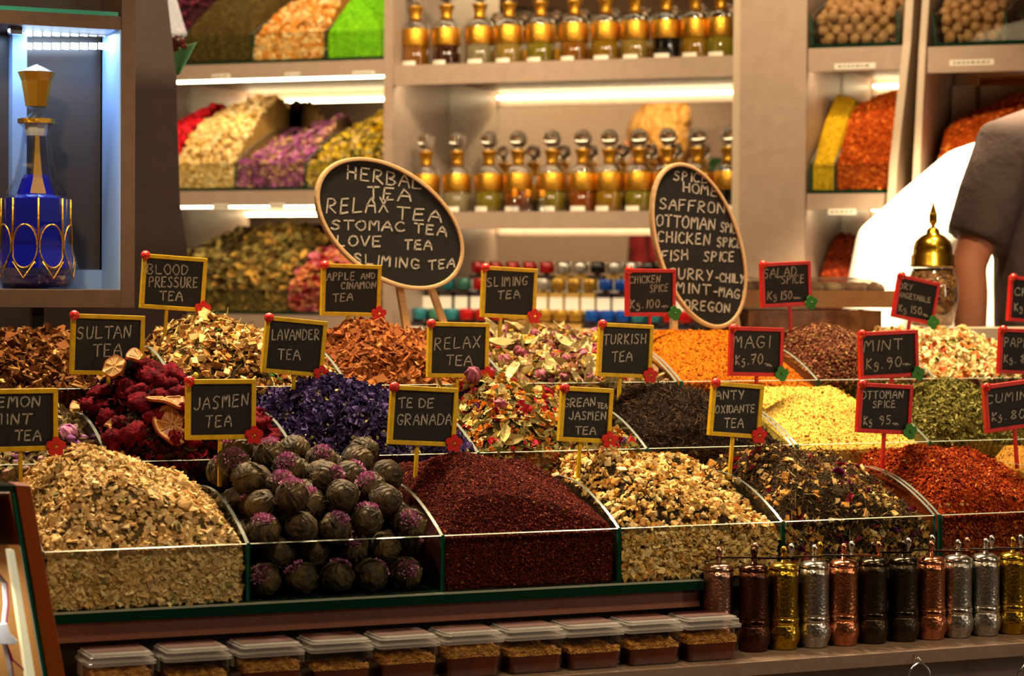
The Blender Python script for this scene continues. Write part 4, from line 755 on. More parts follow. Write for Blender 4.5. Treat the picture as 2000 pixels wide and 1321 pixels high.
for k in range(8):
    a0 = math.pi / 8 + .25 + k * math.pi / 4
    if k % 2: m.add([(R(59) * math.cos(a0 + s_ * w), R(59) * math.sin(a0 + s_ * w), Z(y)) if y > 370 else (R(r) * math.cos(a0 + s_ * w), R(r) * math.sin(a0 + s_ * w), Z(y)) for y, w, r in ((376, .26, 58), (345, .2, 44), (300, .16, 33), (262, .14, 28)) for s_ in (-1, 1)], [(0, 1, 3, 2), (2, 3, 5, 4), (4, 5, 7, 6)])
m.build('amber_panel', M['amberpane'], dec)
m = MB(); octa(m, [(R(12), Z(232)), (R(22), Z(230)), (R(20), Z(255)), (R(18), Z(262)), (R(1), Z(262))][::-1]); m.build('cork_seal', M['white'], dec)
m = MB(); octa(m, [(R(22), Z(228)), (R(10), Z(218)), (R(9), Z(210)), (R(20), Z(205))]); st = m.build('stopper_neck', M['crystal'], dec)
m = MB(); octa(m, [(R(20), Z(205)), (R(24), Z(180)), (R(28), Z(155)), (R(35), Z(138))]); st = m.build('stopper', M['amber'], dec)
m = MB(); octa(m, [(R(35.5), Z(138)), (R(18), Z(130)), (R(1), Z(123))]); m.build('stopper_cap', M['capglass'], st)

# ------------------------------------------------------------------ left cabinet side and its little glass bin
vs_ = 4.95; poly = [onv(x, y, vs_) for x, y in [(-60, -80), (318, -80), (330, 20), (345, 150), (346, 215), (352, 400), (366, 480), (372, 700), (-60, 700)]]
sd = thing('side_cabinet', 'tall grey side panel of a cabinet with a stepped front edge, beside the display case', 'cabinet', (poly[0][0], vs_, 0)); os_ = (poly[0][0], vs_, 0)
P2 = [(p[0], p[2]) for p in poly]; P2[-1] = (P2[-1][0], .001); P2[-2] = (P2[-2][0], .001)
cpart(MB().prism(P2, 'y', vs_, vs_ + .03), 'side_panel', M['taupe_d'], sd, os_, bevel=.001)
gb = [onv(x, y, vs_ + .07) for x, y in [(300, -60), (338, -30), (372, 88), (342, 148), (300, 140)]]
tb = thing('glass_bin', 'small glass bin edge with red nuts jutting out beside the grey panel', 'glass bin', (gb[1][0], vs_ + .07, gb[1][2])); ob = tuple(tb.location)
m = MB(); m.prism([(p[0], p[2]) for p in gb], 'y', vs_ + .07, vs_ + .076); cpart(m, 'side_pane', M['glass'], tb, ob)
a, b = np.array((gb[2][0], gb[2][2])), np.array((gb[3][0], gb[3][2])); m = MB(); m.prism([tuple(a), tuple(a + (.008, .006)), tuple(b + (.004, .002)), tuple(b)], 'y', vs_ + .04, vs_ + .25); cpart(m, 'front_edge', mat('mint_glass_edge', '#5aa878', .25), tb, ob)
for (x, y) in [(337, 62), (345, 80), (336, 82), (332, 95), (349, 90), (326, 75), (322, 90)]:
    p = onv(x + 10, y, vs_ + .1); nutm = MB(); nutm.sphere((0, 0, 0), .009, 0, 12, 8, (1, .9, .8)); o = nutm.build('red_nut', M['bead'] if 0 else mat('red_nut_skin', '#9a4038', .5), loc=tuple(p)); tag(o, 'red nut in the small glass bin beside the grey panel', 'nut', 'red nuts in the small glass bin')

# ------------------------------------------------------------------ wood-framed case at lower left
vw = 2.98; wp = lambda L, v_=vw: [(p[0], p[2]) for p in (onv(x, y, v_) for x, y in L)]
wc = thing('wooden_case', 'orange wood-framed sloping glass case with cables inside, lower left corner', 'display case', (onv(60, 1400, vw)[0], vw, .3)); ow = tuple(wc.location)
def wpart(L, v0, v1, name, mt, v_=None): return cpart(MB().prism(wp(L, v_ or v0), 'y', v0, v1), name, mt, wc, ow, bevel=.001)
wpart([(30, 947), (60, 949), (152, 1460), (118, 1460)], vw, vw + .05, 'side_rail', M['wood'])
wpart([(-120, 944), (30, 948), (32, 962), (-120, 958)], vw + .004, vw + .05, 'top_rail', mat('dark_glass_rail', '#26302c', .15))
wpart([(22, 963), (32, 963), (118, 1460), (108, 1460)], vw + .003, vw + .012, 'glass_edge', M['teal'])
wpart([(-120, 962), (24, 962), (110, 1460), (-120, 1460)], vw + .1, vw + .104, 'back_board', mat('tan_board', '#b98a4c', .5))
wpart([(-120, 963), (18, 963), (38, 1065), (-120, 1065)], vw + .06, vw + .09, 'hood', mat('dark_wood', '#4a2412', .4))
wpart([(16, 1075), (28, 1075), (92, 1460), (72, 1460)], vw + .03, vw + .05, 'lit_strip', mat('cream_strip', '#e8d890', .4, emis=(1, .9, .55), estr=.5))
for off, mt in ((0, 'cable_w'), (3, 'cable_p'), (-4, 'cable_w')):
    m = MB(); m.tube([onv(x + off, y, vw + .045) for x, y in [(-40, 1110), (-8, 1118), (10, 1140), (13, 1180), (8, 1225), (10, 1260), (20, 1300), (30, 1380)]], .0016, 8); cpart(m, 'cable', M[mt], wc, ow)
m = MB(); m.tube([onv(x, y, vw + .044) for x, y in [(12, 1255), (25, 1290), (48, 1310), (70, 1350)]], .0014, 8); cpart(m, 'cable', M['cable_p'], wc, ow)
wpart([(-40, 1222), (14, 1218), (22, 1240), (36, 1252), (30, 1260), (-40, 1258)], vw + .036, vw + .042, 'tape', M['tape'])
l = bpy.data.lights.new('case_lamp', 'AREA'); l.energy = .25; l.color = (1, .95, .9); l.size = .05; lo = bpy.data.objects.new('case_lamp', l); COL.objects.link(lo); lo.location = tuple(onv(-60, 1150, vw + .03)); lo.rotation_euler = (math.radians(20), 0, 0)
#PART4
# ------------------------------------------------------------------ back shelving (own frame: x along, y into the wall, z up)
_before = set(bpy.data.objects)
def unit(name, label, cat='shelf unit'): return thing(name, label, cat, tuple(OB), (0, 0, A45))
RB = (0, 0, A45)
def wl(x, d, z): P = OB + WB * x + NB * d; return (P[0], P[1], z)
def shelves(t, x0, x1, lips, led, D=.42, tags=(), mir=None, lowled=False):
    for (z0, z1) in lips:
        m = MB(); m.box((x0, 0, z0), (x1, .018, z1)); m.box((x0, .018, z1 - .012), (x1, D - .02, z1)); m.build('shelf', M['taupe'], t)
        if led:
            lz = z0 + .024 if not lowled else z0 - .004
            m = MB(); m.box((x0 + .01, .022, lz), (x1 - .01, .042, lz + (.0075 if not lowled else .011))); m.m = [0] * 6; m.build('led_strip', M['led'], t)
    zz = [(lips[0][1], 2.35)] + [(lips[i + 1][1], lips[i][1] - .0125) for i in range(len(lips) - 1)]
    for a, b in zz: MB().box((x0, D - .006, a), (x1, D, b)).build('mirror_back', M['mirror'], t)
    for px, py, w in tags:
        x, z = onB(px, py); h = .0075; g = MB(); g.box((x - w / 2, -.0015, z - h), (x + w / 2, -.0002, z + h)); tg = g.build('shelf_label', M['tag'], t)
        g = MB(); q = random.Random(px); xx = x - w * .42
        while xx < x + w * .38: ww = q.uniform(.004, .012); g.box((xx, -.0019, z - .0022), (xx + ww, -.0016, z + .0022)); xx += ww + .004
        g.build('print', M['ink'], tg)
x0 = -1.42
lu = unit('shelf_unit', 'lit wall shelf unit of loose teas in glass bins, behind the grey panel at left')
shelves(lu, x0, -.5524, [(2.235, 2.28), (1.8207, 1.8656), (1.446, 1.491), (1.081, 1.126)], True, tags=[(432, 150, .06), (572, 147, .05), (710, 144, .07), (432, 404, .055), (541, 402, .05), (700, 400, .06)], lowled=True)
MB().box((x0 - .03, 0, 0), (x0, .42, 2.35)).build('side_panel', M['taupe'], lu); MB().box((x0, 0, 0), (-.5524, .40, 1.08)).build('base_cabinet', M['taupe_d'], lu)
bu = unit('shelf_unit', 'lit shelf unit of perfume bottles between the two oval chalkboards')
BL = [(2.205, 2.26), (1.7898, 1.8468), (1.3771, 1.4257), (.985, 1.03)]
shelves(bu, -.5224, .4842, BL, True)
MB().box((-.5514, -.004, 0), (-.5234, .42, 2.35)).build('side_panel', M['taupe'], bu); MB().box((.4852, -.004, 0), (.5057, .42, 2.35)).build('side_panel', M['cream'], bu); MB().box((-.5224, 0, 0), (.4842, .40, .984)).build('base_cabinet', M['taupe_d'], bu)
struct(MB().box((.5067, -.01, 0), (.69, .42, 2.6)).build('trim_1', M['taupe'], None, loc=tuple(OB), rot=RB))
ru = unit('shelf_unit', 'lit shelf unit of nuts and chilli bins right of the broad pilaster')
shelves(ru, .692, .9504, [(2.2, 2.26), (1.7963, 1.8588), (1.4262, 1.4698), (1.04, 1.08)], True, tags=[(1670, 129, .11), (1645, 414, .075)])
def lean(px, w, nm, mt, t=None):              # upright whose front edge leans out below the kink
    pts = [onB(*p) for p in px]; m = MB(); ys = [0, -.005, -.03, -.05]
    for i in range(len(px) - 1):
        (xa, za), (xb, zb_) = pts[i], pts[i + 1]
        m.add([(xa, ys[i], za), (xa + w, ys[i], za), (xb + w, ys[i + 1], zb_), (xb, ys[i + 1], zb_), (xa, .42, za), (xa + w, .42, za), (xb + w, .42, zb_), (xb, .42, zb_)], [(0, 1, 2, 3), (7, 6, 5, 4), (0, 4, 5, 1), (1, 5, 6, 2), (2, 6, 7, 3), (3, 7, 4, 0)])
    m.build(nm, mt, t)
lean([(1774, -90), (1764, 85), (1742, 320), (1722, 700)], .021, 'side_panel', M['cream'], ru)
MB().box((.692, 0, 0), (.95, .40, 1.039)).build('base_cabinet', M['taupe_d'], ru)
r2 = unit('shelf_unit', 'grey shelf unit of nuts and chilli behind the person in the dark shirt')
shelves(r2, 1.012, 1.75, [(2.2, 2.26), (1.785, 1.853), (1.40, 1.445), (1.04, 1.08)], False, tags=[(1898, 122, .115)])
lean([(1808, -90), (1796, 85), (1788, 320), (1776, 700)], .018, 'side_panel', M['cream'], r2)
MB().box((1.012, .36, 1.09), (1.75, .40, 1.78)).build('back_panel', M['taupe'], r2); MB().box((1.012, 0, 0), (1.75, .35, 1.039)).build('base_cabinet', M['taupe_d'], r2)
p = onB(1910, 200, .355); MB().box((p[0] - .006, .352, 1.45), (p[0] + .006, .3595, 1.78)).build('seam_strip', M['case'], r2)

# glass bins with loose goods on the back shelves
def bbin(label, xs, z0, g, top, D=.38, slant=0.):
    t = unit('glass_bin', label, 'glass bin')
    for a, b in zip(xs[:-1], xs[1:]):
        m = MB(); m.add([(a, .005 , z0), (b, .005, z0), (b, .005 - slant, z0 + g), (a, .005 - slant, z0 + g), (a, .010, z0), (b, .010, z0), (b, .010 - slant, z0 + g), (a, .010 - slant, z0 + g)], [(0, 1, 2, 3), (7, 6, 5, 4), (0, 4, 5, 1), (2, 6, 7, 3), (1, 5, 6, 2), (3, 7, 4, 0)]); m.m = [0, 0, 2, 1, 2, 2]; m.build('front_pane', [M['glass'], M['edge'], M['teal']], t)
    for x in xs:
        P = [(.011, z0), (.011 - slant, z0 + g)] + [(.011 + (D - .011) * i / 10, z0 + g + (top - g) * math.sin(i / 10 * math.pi / 2)) for i in range(1, 11)] + [(D, z0)]; n = len(P)
        m = MB(); m.prism(P, 'x', x - .0025, x + .0025, 0, [2] + [1] * (n - 3) + [2, 2]); m.build('divider', [M['glass'], M['edge'], M['teal']], t)
    MB().box((xs[0], .002, z0 - .0095), (xs[-1], D, z0 - .0005)).build('base_slab', M['dgreen'], t)
def bheap(key, label, x0, x1, z0, g, pu, pv, pz, mcol, layers, slope=.75, powder=False, amp=.004):
    h = Heap(x0 + .005, x1 - .005, .016, .372, z0, z0 + g - .004, pu, pv, pz, slope, .7, amp, 40, .04, .24); c = Cloud(); h.mound(c, mcol, 44, 44, .003)
    for L in layers: h.flakes(c, **L)
    o = c.build(key + '_heap', [M['flake'], M['powder']], loc=tuple(OB), rot=RB); tag(o, label, 'spice heap' if powder else 'loose tea', kind='stuff'); return h
X = lambda px, py: onB(px, py)[0]
XR = -.556
za, zb2, zc = 1.8756, 1.501, 1.136
b1 = [-1.36, X(352, 65), X(490, 65), X(632, 63), XR]; b2_ = [-1.36, X(335, 318), X(457, 318), X(594, 315), XR]; b3_ = [-1.36, X(400, 568), X(560, 568), XR]
bbin('top glass bin row with olive, cream and bright green goods, upper left', b1, za, .078, .20); bbin('middle glass bin row with red, cream, pink and yellow goods, upper left', b2_, zb2, .074, .2); bbin('bottom glass bin row with brown and pink tea mixes left of the herbal board', b3_, zc, .062, .17)
bheap('purple_tea', 'heap of dark purple petals at the top left of the back shelves', b1[0], b1[1], za, .078, -1.2, .3, 2.18, '#3a1c26', [Ly('petal', 900, .02, '#5a2434 #7a3048 #3a1a26', front=.25)])
bheap('olive_tea', 'heap of olive-brown dried herb on the top back shelf', b1[1], b1[2], za, .078, (b1[1] + b1[2]) / 2 + .08, .3, 2.17, '#4a3a1c', [Ly('curl', 1600, .014, '#6a5828 #7c6a38 #4c3e1c', front=.25)])
bheap('fruit_chips', 'heap of orange and cream fruit chips on the top back shelf', b1[2], b1[3], za, .078, b1[3], .3, 2.16, '#8a5a28', [Ly('chip', 1500, .014, '#d8923c:2 #e6b878:2 #c8782c #f0d4a0', front=.25)])
bheap('green_powder', 'smooth heap of vivid green powder on the top back shelf', b1[3], b1[4], za, .078, b1[4] - .02, .3, 2.18, '#7cc81c', [Ly('grain', 2500, .004, '#80d020 #6cb818', tilt=.9, front=.1)], powder=True, slope=.85)
bheap('red_fruit', 'heap of scarlet dried fruit on the middle back shelf', b2_[0], b2_[1] + .0, zb2, .074, -1.2, .3, 1.78, '#7a0c14', [Ly('blob', 700, .017, '#b81420 #98101c #d02430', front=.25)])
bheap('chamomile', 'heap of cream chamomile chips on the middle back shelf', b2_[1], b2_[2], zb2, .074, b2_[2] - .04, .3, 1.79, '#8a6a38', [Ly('chip', 1900, .014, '#e6c688:3 #d2aa64:2 #f2dcac #a8803c', front=.25)], slope=.68)
bheap('pink_flower_mix', 'heap of pink and violet flower mix on the middle back shelf', b2_[2], b2_[3], zb2, .074, b2_[3] + .02, .3, 1.73, '#5a4030', [Ly('petal', 900, .018, '#b060a0:2 #c88ab0 #8a4a78 #c8a078:2', front=.25), Ly('curl', 700, .018, '#8a7040 #a89060')])
bheap('yellow_flower_mix', 'heap of yellow and green flower mix left of the perfume shelves', b2_[3], b2_[4], zb2, .074, b2_[4], .3, 1.77, '#5a4a1c', [Ly('petal', 800, .018, '#e0c030:2 #c8a428 #b0a050 #d8b878', front=.25), Ly('leaf', 600, .02, '#8a8040 #6a6a30 #b0a468')])
bheap('brown_herb', 'heap of brown-green herb leaves on the bottom back shelf at left', b3_[0], b3_[1], zc, .062, -1.1, .3, 1.40, '#3a2c18', [Ly('leaf', 700, .026, '#6a5a30 #8a7844 #4a3c20', front=.25)])
bheap('herb_leaf', 'heap of mixed brown and amber leaves behind the blood pressure sign', b3_[1], b3_[2], zc, .062, b3_[1] + .12, .3, 1.40, '#3a2c18', [Ly('leaf', 1200, .026, '#7a6834:2 #5a4a24:2 #b88c40 #8a7c44', front=.25), Ly('curl', 500, .02, '#6a4c24 #c89a48')])
bheap('rose_orange_mix', 'heap of pink, orange and red potpourri behind the herbal oval board', b3_[2], b3_[3], zc, .062, b3_[3] - .08, .3, 1.39, '#5a2418', [Ly('petal', 1100, .022, '#d08a60:2 #c86a80 #e0a868 #a82838:1.4 #b84050', front=.25), Ly('curl', 400, .026, '#e0b070 #b87838')], slope=.6)
# right units
bR1, bR2 = [.70, .93], [1.03, X(1965, 30), 1.5]
bbin('glass bin of nutmegs beside the pilaster, top right', bR1, 1.8688, .082, .16, slant=.02); bbin('glass bin of nutmegs at the top right corner above the dark shirt', bR2, 1.8628, .075, .16, slant=.03)
bbin('glass bin of yellow and chilli spice beside the pilaster, right', [.70, .765, .93], 1.4798, .072, .2); bbin('glass bin of orange chilli behind the dark shirt', [1.03, 1.5], 1.455, .075, .2)
bheap('yellow_spice', 'sliver of yellow ground spice beside the pilaster', .70, .765, 1.4798, .072, .70, .3, 1.76, '#d8b020', [Ly('grain', 700, .004, '#e0b828 #c8a020', front=.1)], powder=True)
bheap('chilli', 'heap of orange chilli flakes right of the pilaster', .765, .93, 1.4798, .072, .92, .3, 1.775, '#a84410', [Ly('chip', 3200, .006, '#c85a18:3 #a84210:2 #e08030 #8a2c08', front=.2)], powder=True, slope=.65)
bheap('chilli', 'heap of orange chilli flakes left of the dark shirt', 1.03, 1.5, 1.455, .075, 1.34, .3, 1.79, '#a84410', [Ly('chip', 4200, .006, '#d06418:3 #b04810:2 #e08830 #8a2c08', front=.2)], powder=True, slope=.65)
bbin('glass bin of dark spice low beside the pilaster, behind the wrapped trays', [.70, .80, .93], 1.09, .07, .18)
bheap('dark_spice', 'heap of near-black spice low beside the pilaster', .80, .93, 1.09, .07, .9, .3, 1.36, '#2a1c14', [Ly('chip', 900, .008, '#3a281c #241812 #4a3424', front=.2)], powder=True)
bheap('paprika', 'heap of brick-red spice low beside the pilaster', .70, .80, 1.09, .07, .72, .3, 1.37, '#6a2410', [Ly('chip', 700, .007, '#8a3414 #6a2410', front=.2)], powder=True)
nm_ = MB(); pv, pf = P_blob(.07, (1.15, 1, 1), 3); nm_.add(pv * .030, pf, 0, True)
for key, x0_, x1_, z0_, lab in [('a', .705, .925, 1.8695, 'brown nutmeg in the glass bin beside the pilaster, top right'), ('b', 1.035, bR2[1] - .005, 1.8635, 'brown nutmeg in the glass bin above the dark shirt, top right corner')]:
    h = Heap(x0_, x1_, .013, .17, z0_, z0_ + .095, (x0_ + x1_) / 2, .17, 2.03, .55, .3, 0, 1); pts_ = drop_pack(h, .0145, 170 if key == 'a' else 290, 260, seed=9); first = None
    for i, (x, y, z) in enumerate(pts_):
        if y > .10 and z < z0_ + .07: continue
        loc = wl(x, y, z); e = (random.uniform(0, 6), random.uniform(0, 6), random.uniform(0, 6))
        if first is None: first = nm_.build('nutmeg', M['nut'], loc=loc, rot=e); tag(first, lab, 'nutmeg', 'nutmegs in the glass bin ' + ('beside the pilaster' if key == 'a' else 'above the dark shirt'))
        else: o = first.copy(); COL.objects.link(o); o.location = loc; o.rotation_euler = e

# perfume bottles
LQ = {k: liquid('oil_' + k, c) for k, c in dict(amber='#a06010', brown='#4a1a06', pale='#b08c3c', yellow='#a87a12', clear='#a8946a', black='#14100e', green='#94801e', red='#96480e').items()}
BASE = {}
def bottle(label, lq, x, d, z, lab=True):
    loc = wl(x, d, z + .0008); rz = A45 + random.uniform(-.2, .2)
    if lq in BASE: return dup(BASE[lq], loc, (0, 0, rz), label)
    t = thing('perfume_bottle', label, 'perfume bottle', loc, (0, 0, rz), 'gold-banded perfume bottles with ball stoppers'); BASE[lq] = t
    m = MB(); m.lathe([(.034, 0), (.040, .003), (.041, .010), (.041, .112), (.038, .122), (.026, .133), (.017, .137), (.016, .141)], n=28); m.build('glass_body', M['crystal'], t)
    m = MB(); m.lathe([(.034, .003), (.038, .006), (.0385, .066 if lq != 'black' else .118), (.001, .0665 if lq != 'black' else .1185)], n=24); m.build('liquid', LQ[lq], t)
    m = MB(); m.lathe([(.0415, .060), (.0420, .061), (.0420, .110), (.0415, .111)], n=28); m.build('gold_band', M['gold'], t)
    m = MB(); m.lathe([(.0185, .136), (.016, .145), (.0165, .158), (.022, .172), (.024, .176), (.022, .1775)], n=20); m.build('gold_neck', M['gold'], t)
    m = MB(); m.lathe([(.010, .177), (.009, .183), (.012, .187)], n=14); m.sphere((0, 0, .209), .0255, 0, 20, 14); m.build('ball_stopper', mat('stopper_glass_' + lq, '#ffffff', .02, trans=1., ior=1.45), t)
    m = MB(); m.prism([(.0425 * math.cos(a), .0425 * math.sin(a)) for a in np.linspace(-2.25, -1.15, 9)] + [(.0415 * math.cos(a), .0415 * math.sin(a)) for a in np.linspace(-1.15, -2.25, 9)], 'z', .002, .016); m.build('label', M['tag'], t)
    return t
top = [(812, 'amber'), (872, 'brown'), (937, 'clear'), (994, 'pale'), (1056, 'green'), (1122, 'amber'), (1183, 'yellow'), (1241, 'pale'), (1301, 'black'), (1358, 'yellow'), (1408, 'green')]
for i, (px, lq) in enumerate(top): bottle('gold-banded perfume bottle, %s from the left on the upper bottle shelf' % ORD[i], lq, onB(px, 80, .09)[0], .09, 1.8468)
low = [(832, 'clear'), (893, 'clear'), (955, 'green'), (1012, 'red'), (1078, 'green'), (1138, 'red'), (1190, 'yellow'), (1248, 'green'), (1304, 'amber'), (1362, 'yellow'), (1422, 'black')]
for i, (px, lq) in enumerate(low): bottle('gold-banded perfume bottle with ball stopper, %s from the left on the lower bottle shelf' % ORD[i], lq, onB(px, 380, .10)[0], .10, 1.4257)
for i, (px, pos) in enumerate([(1005, 'left'), (1031, 'middle'), (1059, 'right')]):
    x = onB(px, 400, .03)[0]; t = thing('vial', 'tiny clear orange-capped vial, %s of the three before the lower bottles' % pos, 'vial', wl(x, .03, 1.4265), RB, 'three tiny vials with orange caps')
    m = MB(); m.lathe([(.008, 0), (.009, .001), (.009, .034), (.005, .039), (.005, .041)], n=14); m.build('vial_glass', M['crystal'], t)
    m = MB(); m.lathe([(.0075, .041), (.008, .042), (.0075, .060), (.0055, .066 - i * .004)], n=14); m.build('cap', mat('orange_cap', '#e08a10', .35), t)

# small capped bottles in three tiers behind the signs
CC = {k: mat(k + '_cap', c, .22, metal=.6 if k in ('silver', 'gold') else .15, coat=.5) for k, c in dict(red='#b80f14', teal='#2a7c8c', blue='#0f4cb0', silver='#c9c4bc', gold='#c89a38', black='#1c1618', green='#3f7f70').items()}
SB = {}
def small_bottle(label, cap, x, d, z):
    loc = wl(x, d, z)
    if cap in SB: return dup(SB[cap], loc, RB, label)
    t = thing('small_bottle', label, 'small bottle', loc, RB, 'small capped perfume bottles in rows behind the signs'); SB[cap] = t
    m = MB(); rbox(m, -.0225, .0225, -.0225, .0225, 0, .062, .006); m.build('glass_body', mat(cap + '_bottle_glass', '#c9a050' if cap in ('gold', 'silver') else '#2a2630', .08, spec=.8, coat=.6), t)
    m = MB(); m.box((-.0205, -.0233, .010), (.0205, -.0226, .048)); m.build('paper_label', M['tag'], t)
    m = MB(); m.lathe([(.009, .062), (.009, .069), (.012, .070)], n=14); m.build('gold_collar', M['gold'], t)
    m = MB(); m.lathe([(.0205, .069), (.0215, .070), (.0215, .100), (.020, .102), (.001, .1025)], n=20); m.build('cap', CC[cap], t)
    return t
dk = thing('display_riser', 'dark three-step riser under the small capped bottles behind the signs', 'riser', tuple(OB), RB)
tiers = [(.34, 512, 'top', ['red'] * 5 + ['silver'] * 2 + ['black', 'silver', 'silver', 'black', 'black', 'blue'], 935, 1335), (.25, 545, 'middle', ['teal', 'teal', 'green', 'red', 'red', 'silver', 'silver', 'silver', 'gold', 'gold', 'gold', 'blue', 'blue', 'blue', 'blue', 'red', 'red'], 845, 1338), (.16, 605, 'bottom', ['black', 'teal', 'green', 'teal', 'red', 'red', 'red', 'gold', 'gold', 'gold', 'gold', 'gold', 'blue', 'blue', 'blue', 'teal', 'teal', 'red', 'red'], 790, 1340)]
zprev = None; rz_ = []
for d, yt, nm, caps, xa, xb in tiers:
    zt_ = onB((xa + xb) / 2, yt, d)[1] - .1025; rz_.append((d, zt_))
    for i, c in enumerate(caps):
        px = xa + (xb - xa) * i / (len(caps) - 1); small_bottle('small %s-capped bottle, %s from the left in the %s row behind the signs' % (c, ORD[i], nm), c, onB(px, yt, d)[0], d, zt_ + .0008)
m = MB()
for (d, z) in rz_: m.box((-.5, d - .028, 1.0305), (.46, d + .028, z))
m.build('steps', M['dark'], dk)

struct(MB().box((-3.2, .44, 0), (3.2, .5, 2.84)).build('wall_back', M['taupe'], None, loc=tuple(OB), rot=RB))
BS = 1.10                                        # the whole back wall stands further off, at its true size
for o in [q for q in bpy.data.objects if q not in _before and q.parent is None]:
    L = CAM + (np.array(o.location) - CAM) * BS; o.location = tuple(L); o.scale = tuple(k * BS for k in o.scale)
# ------------------------------------------------------------------ people
def loft(m, rings, n=20, mi=0):                # rings: (centre, axis a, axis b)
    vs = []
    for c, a, b in rings:
        c, a, b = Vector(c), Vector(a), Vector(b)
        for k in range(n): q = 2 * math.pi * k / n; vs.append(c + a * math.cos(q) + b * math.sin(q))
    fs = [(i * n + k, i * n + (k + 1) % n, (i + 1) * n + (k + 1) % n, (i + 1) * n + k) for i in range(len(rings) - 1) for k in range(n)]
    fs += [tuple(range(n))[::-1], tuple((len(rings) - 1) * n + k for k in range(n))]; m.add(vs, fs, mi, True); return m
def limb(m, pts, n=16):                        # tapered tube with rounded ends
    P = [Vector(p) for p, r in pts]; r = [q for p, q in pts]; out = []
    for i in range(len(P)):
        t = (P[min(i + 1, len(P) - 1)] - P[max(i - 1, 0)]).normalized(); a = t.orthogonal().normalized(); out.append((P[i], a * r[i], t.cross(a) * r[i]))
    m.tube(P, r, n); return m
def fused(m, name, mt, parent, vox=.009, smooth=8):
    o = m.build(name, mt, parent); r = o.modifiers.new('fuse', 'REMESH'); r.mode = 'VOXEL'; r.voxel_size = vox; r.use_smooth_shade = True
    s = o.modifiers.new('smooth', 'SMOOTH'); s.iterations = smooth; s.factor = .5; return o
def hand(m, w, d, side, r=.0088):              # palm and five curled fingers hanging along d
    w = Vector(w); d = Vector(d).normalized(); a = Vector(side).normalized(); f = d.cross(a)
    limb(m, [(w, .026), (w + d * .04, .03), (w + d * .085, .03)]); 
    for k, L in zip((-1.5, -.5, .5, 1.5), (.06, .075, .08, .07)):
        b = w + d * .085 + a * .018 * k; m.tube([b - d * .01, b + d * L * .45 + f * .006, b + d * L * .8 + f * .02, b + d * L + f * .034], [r * 1.05, r, r * .92, r * .7], 10)
    b = w + d * .03 + a * .028; m.tube([b, b + d * .03 + a * .018 + f * .01, b + d * .06 + a * .02 + f * .022], [r * 1.25, r * 1.1, r * .8], 10)
RTf = Vector((RT[0], RT[1], 0)).normalized(); FWf = Vector((FW[0], FW[1], 0)).normalized(); ZZ = Vector((0, 0, 1))
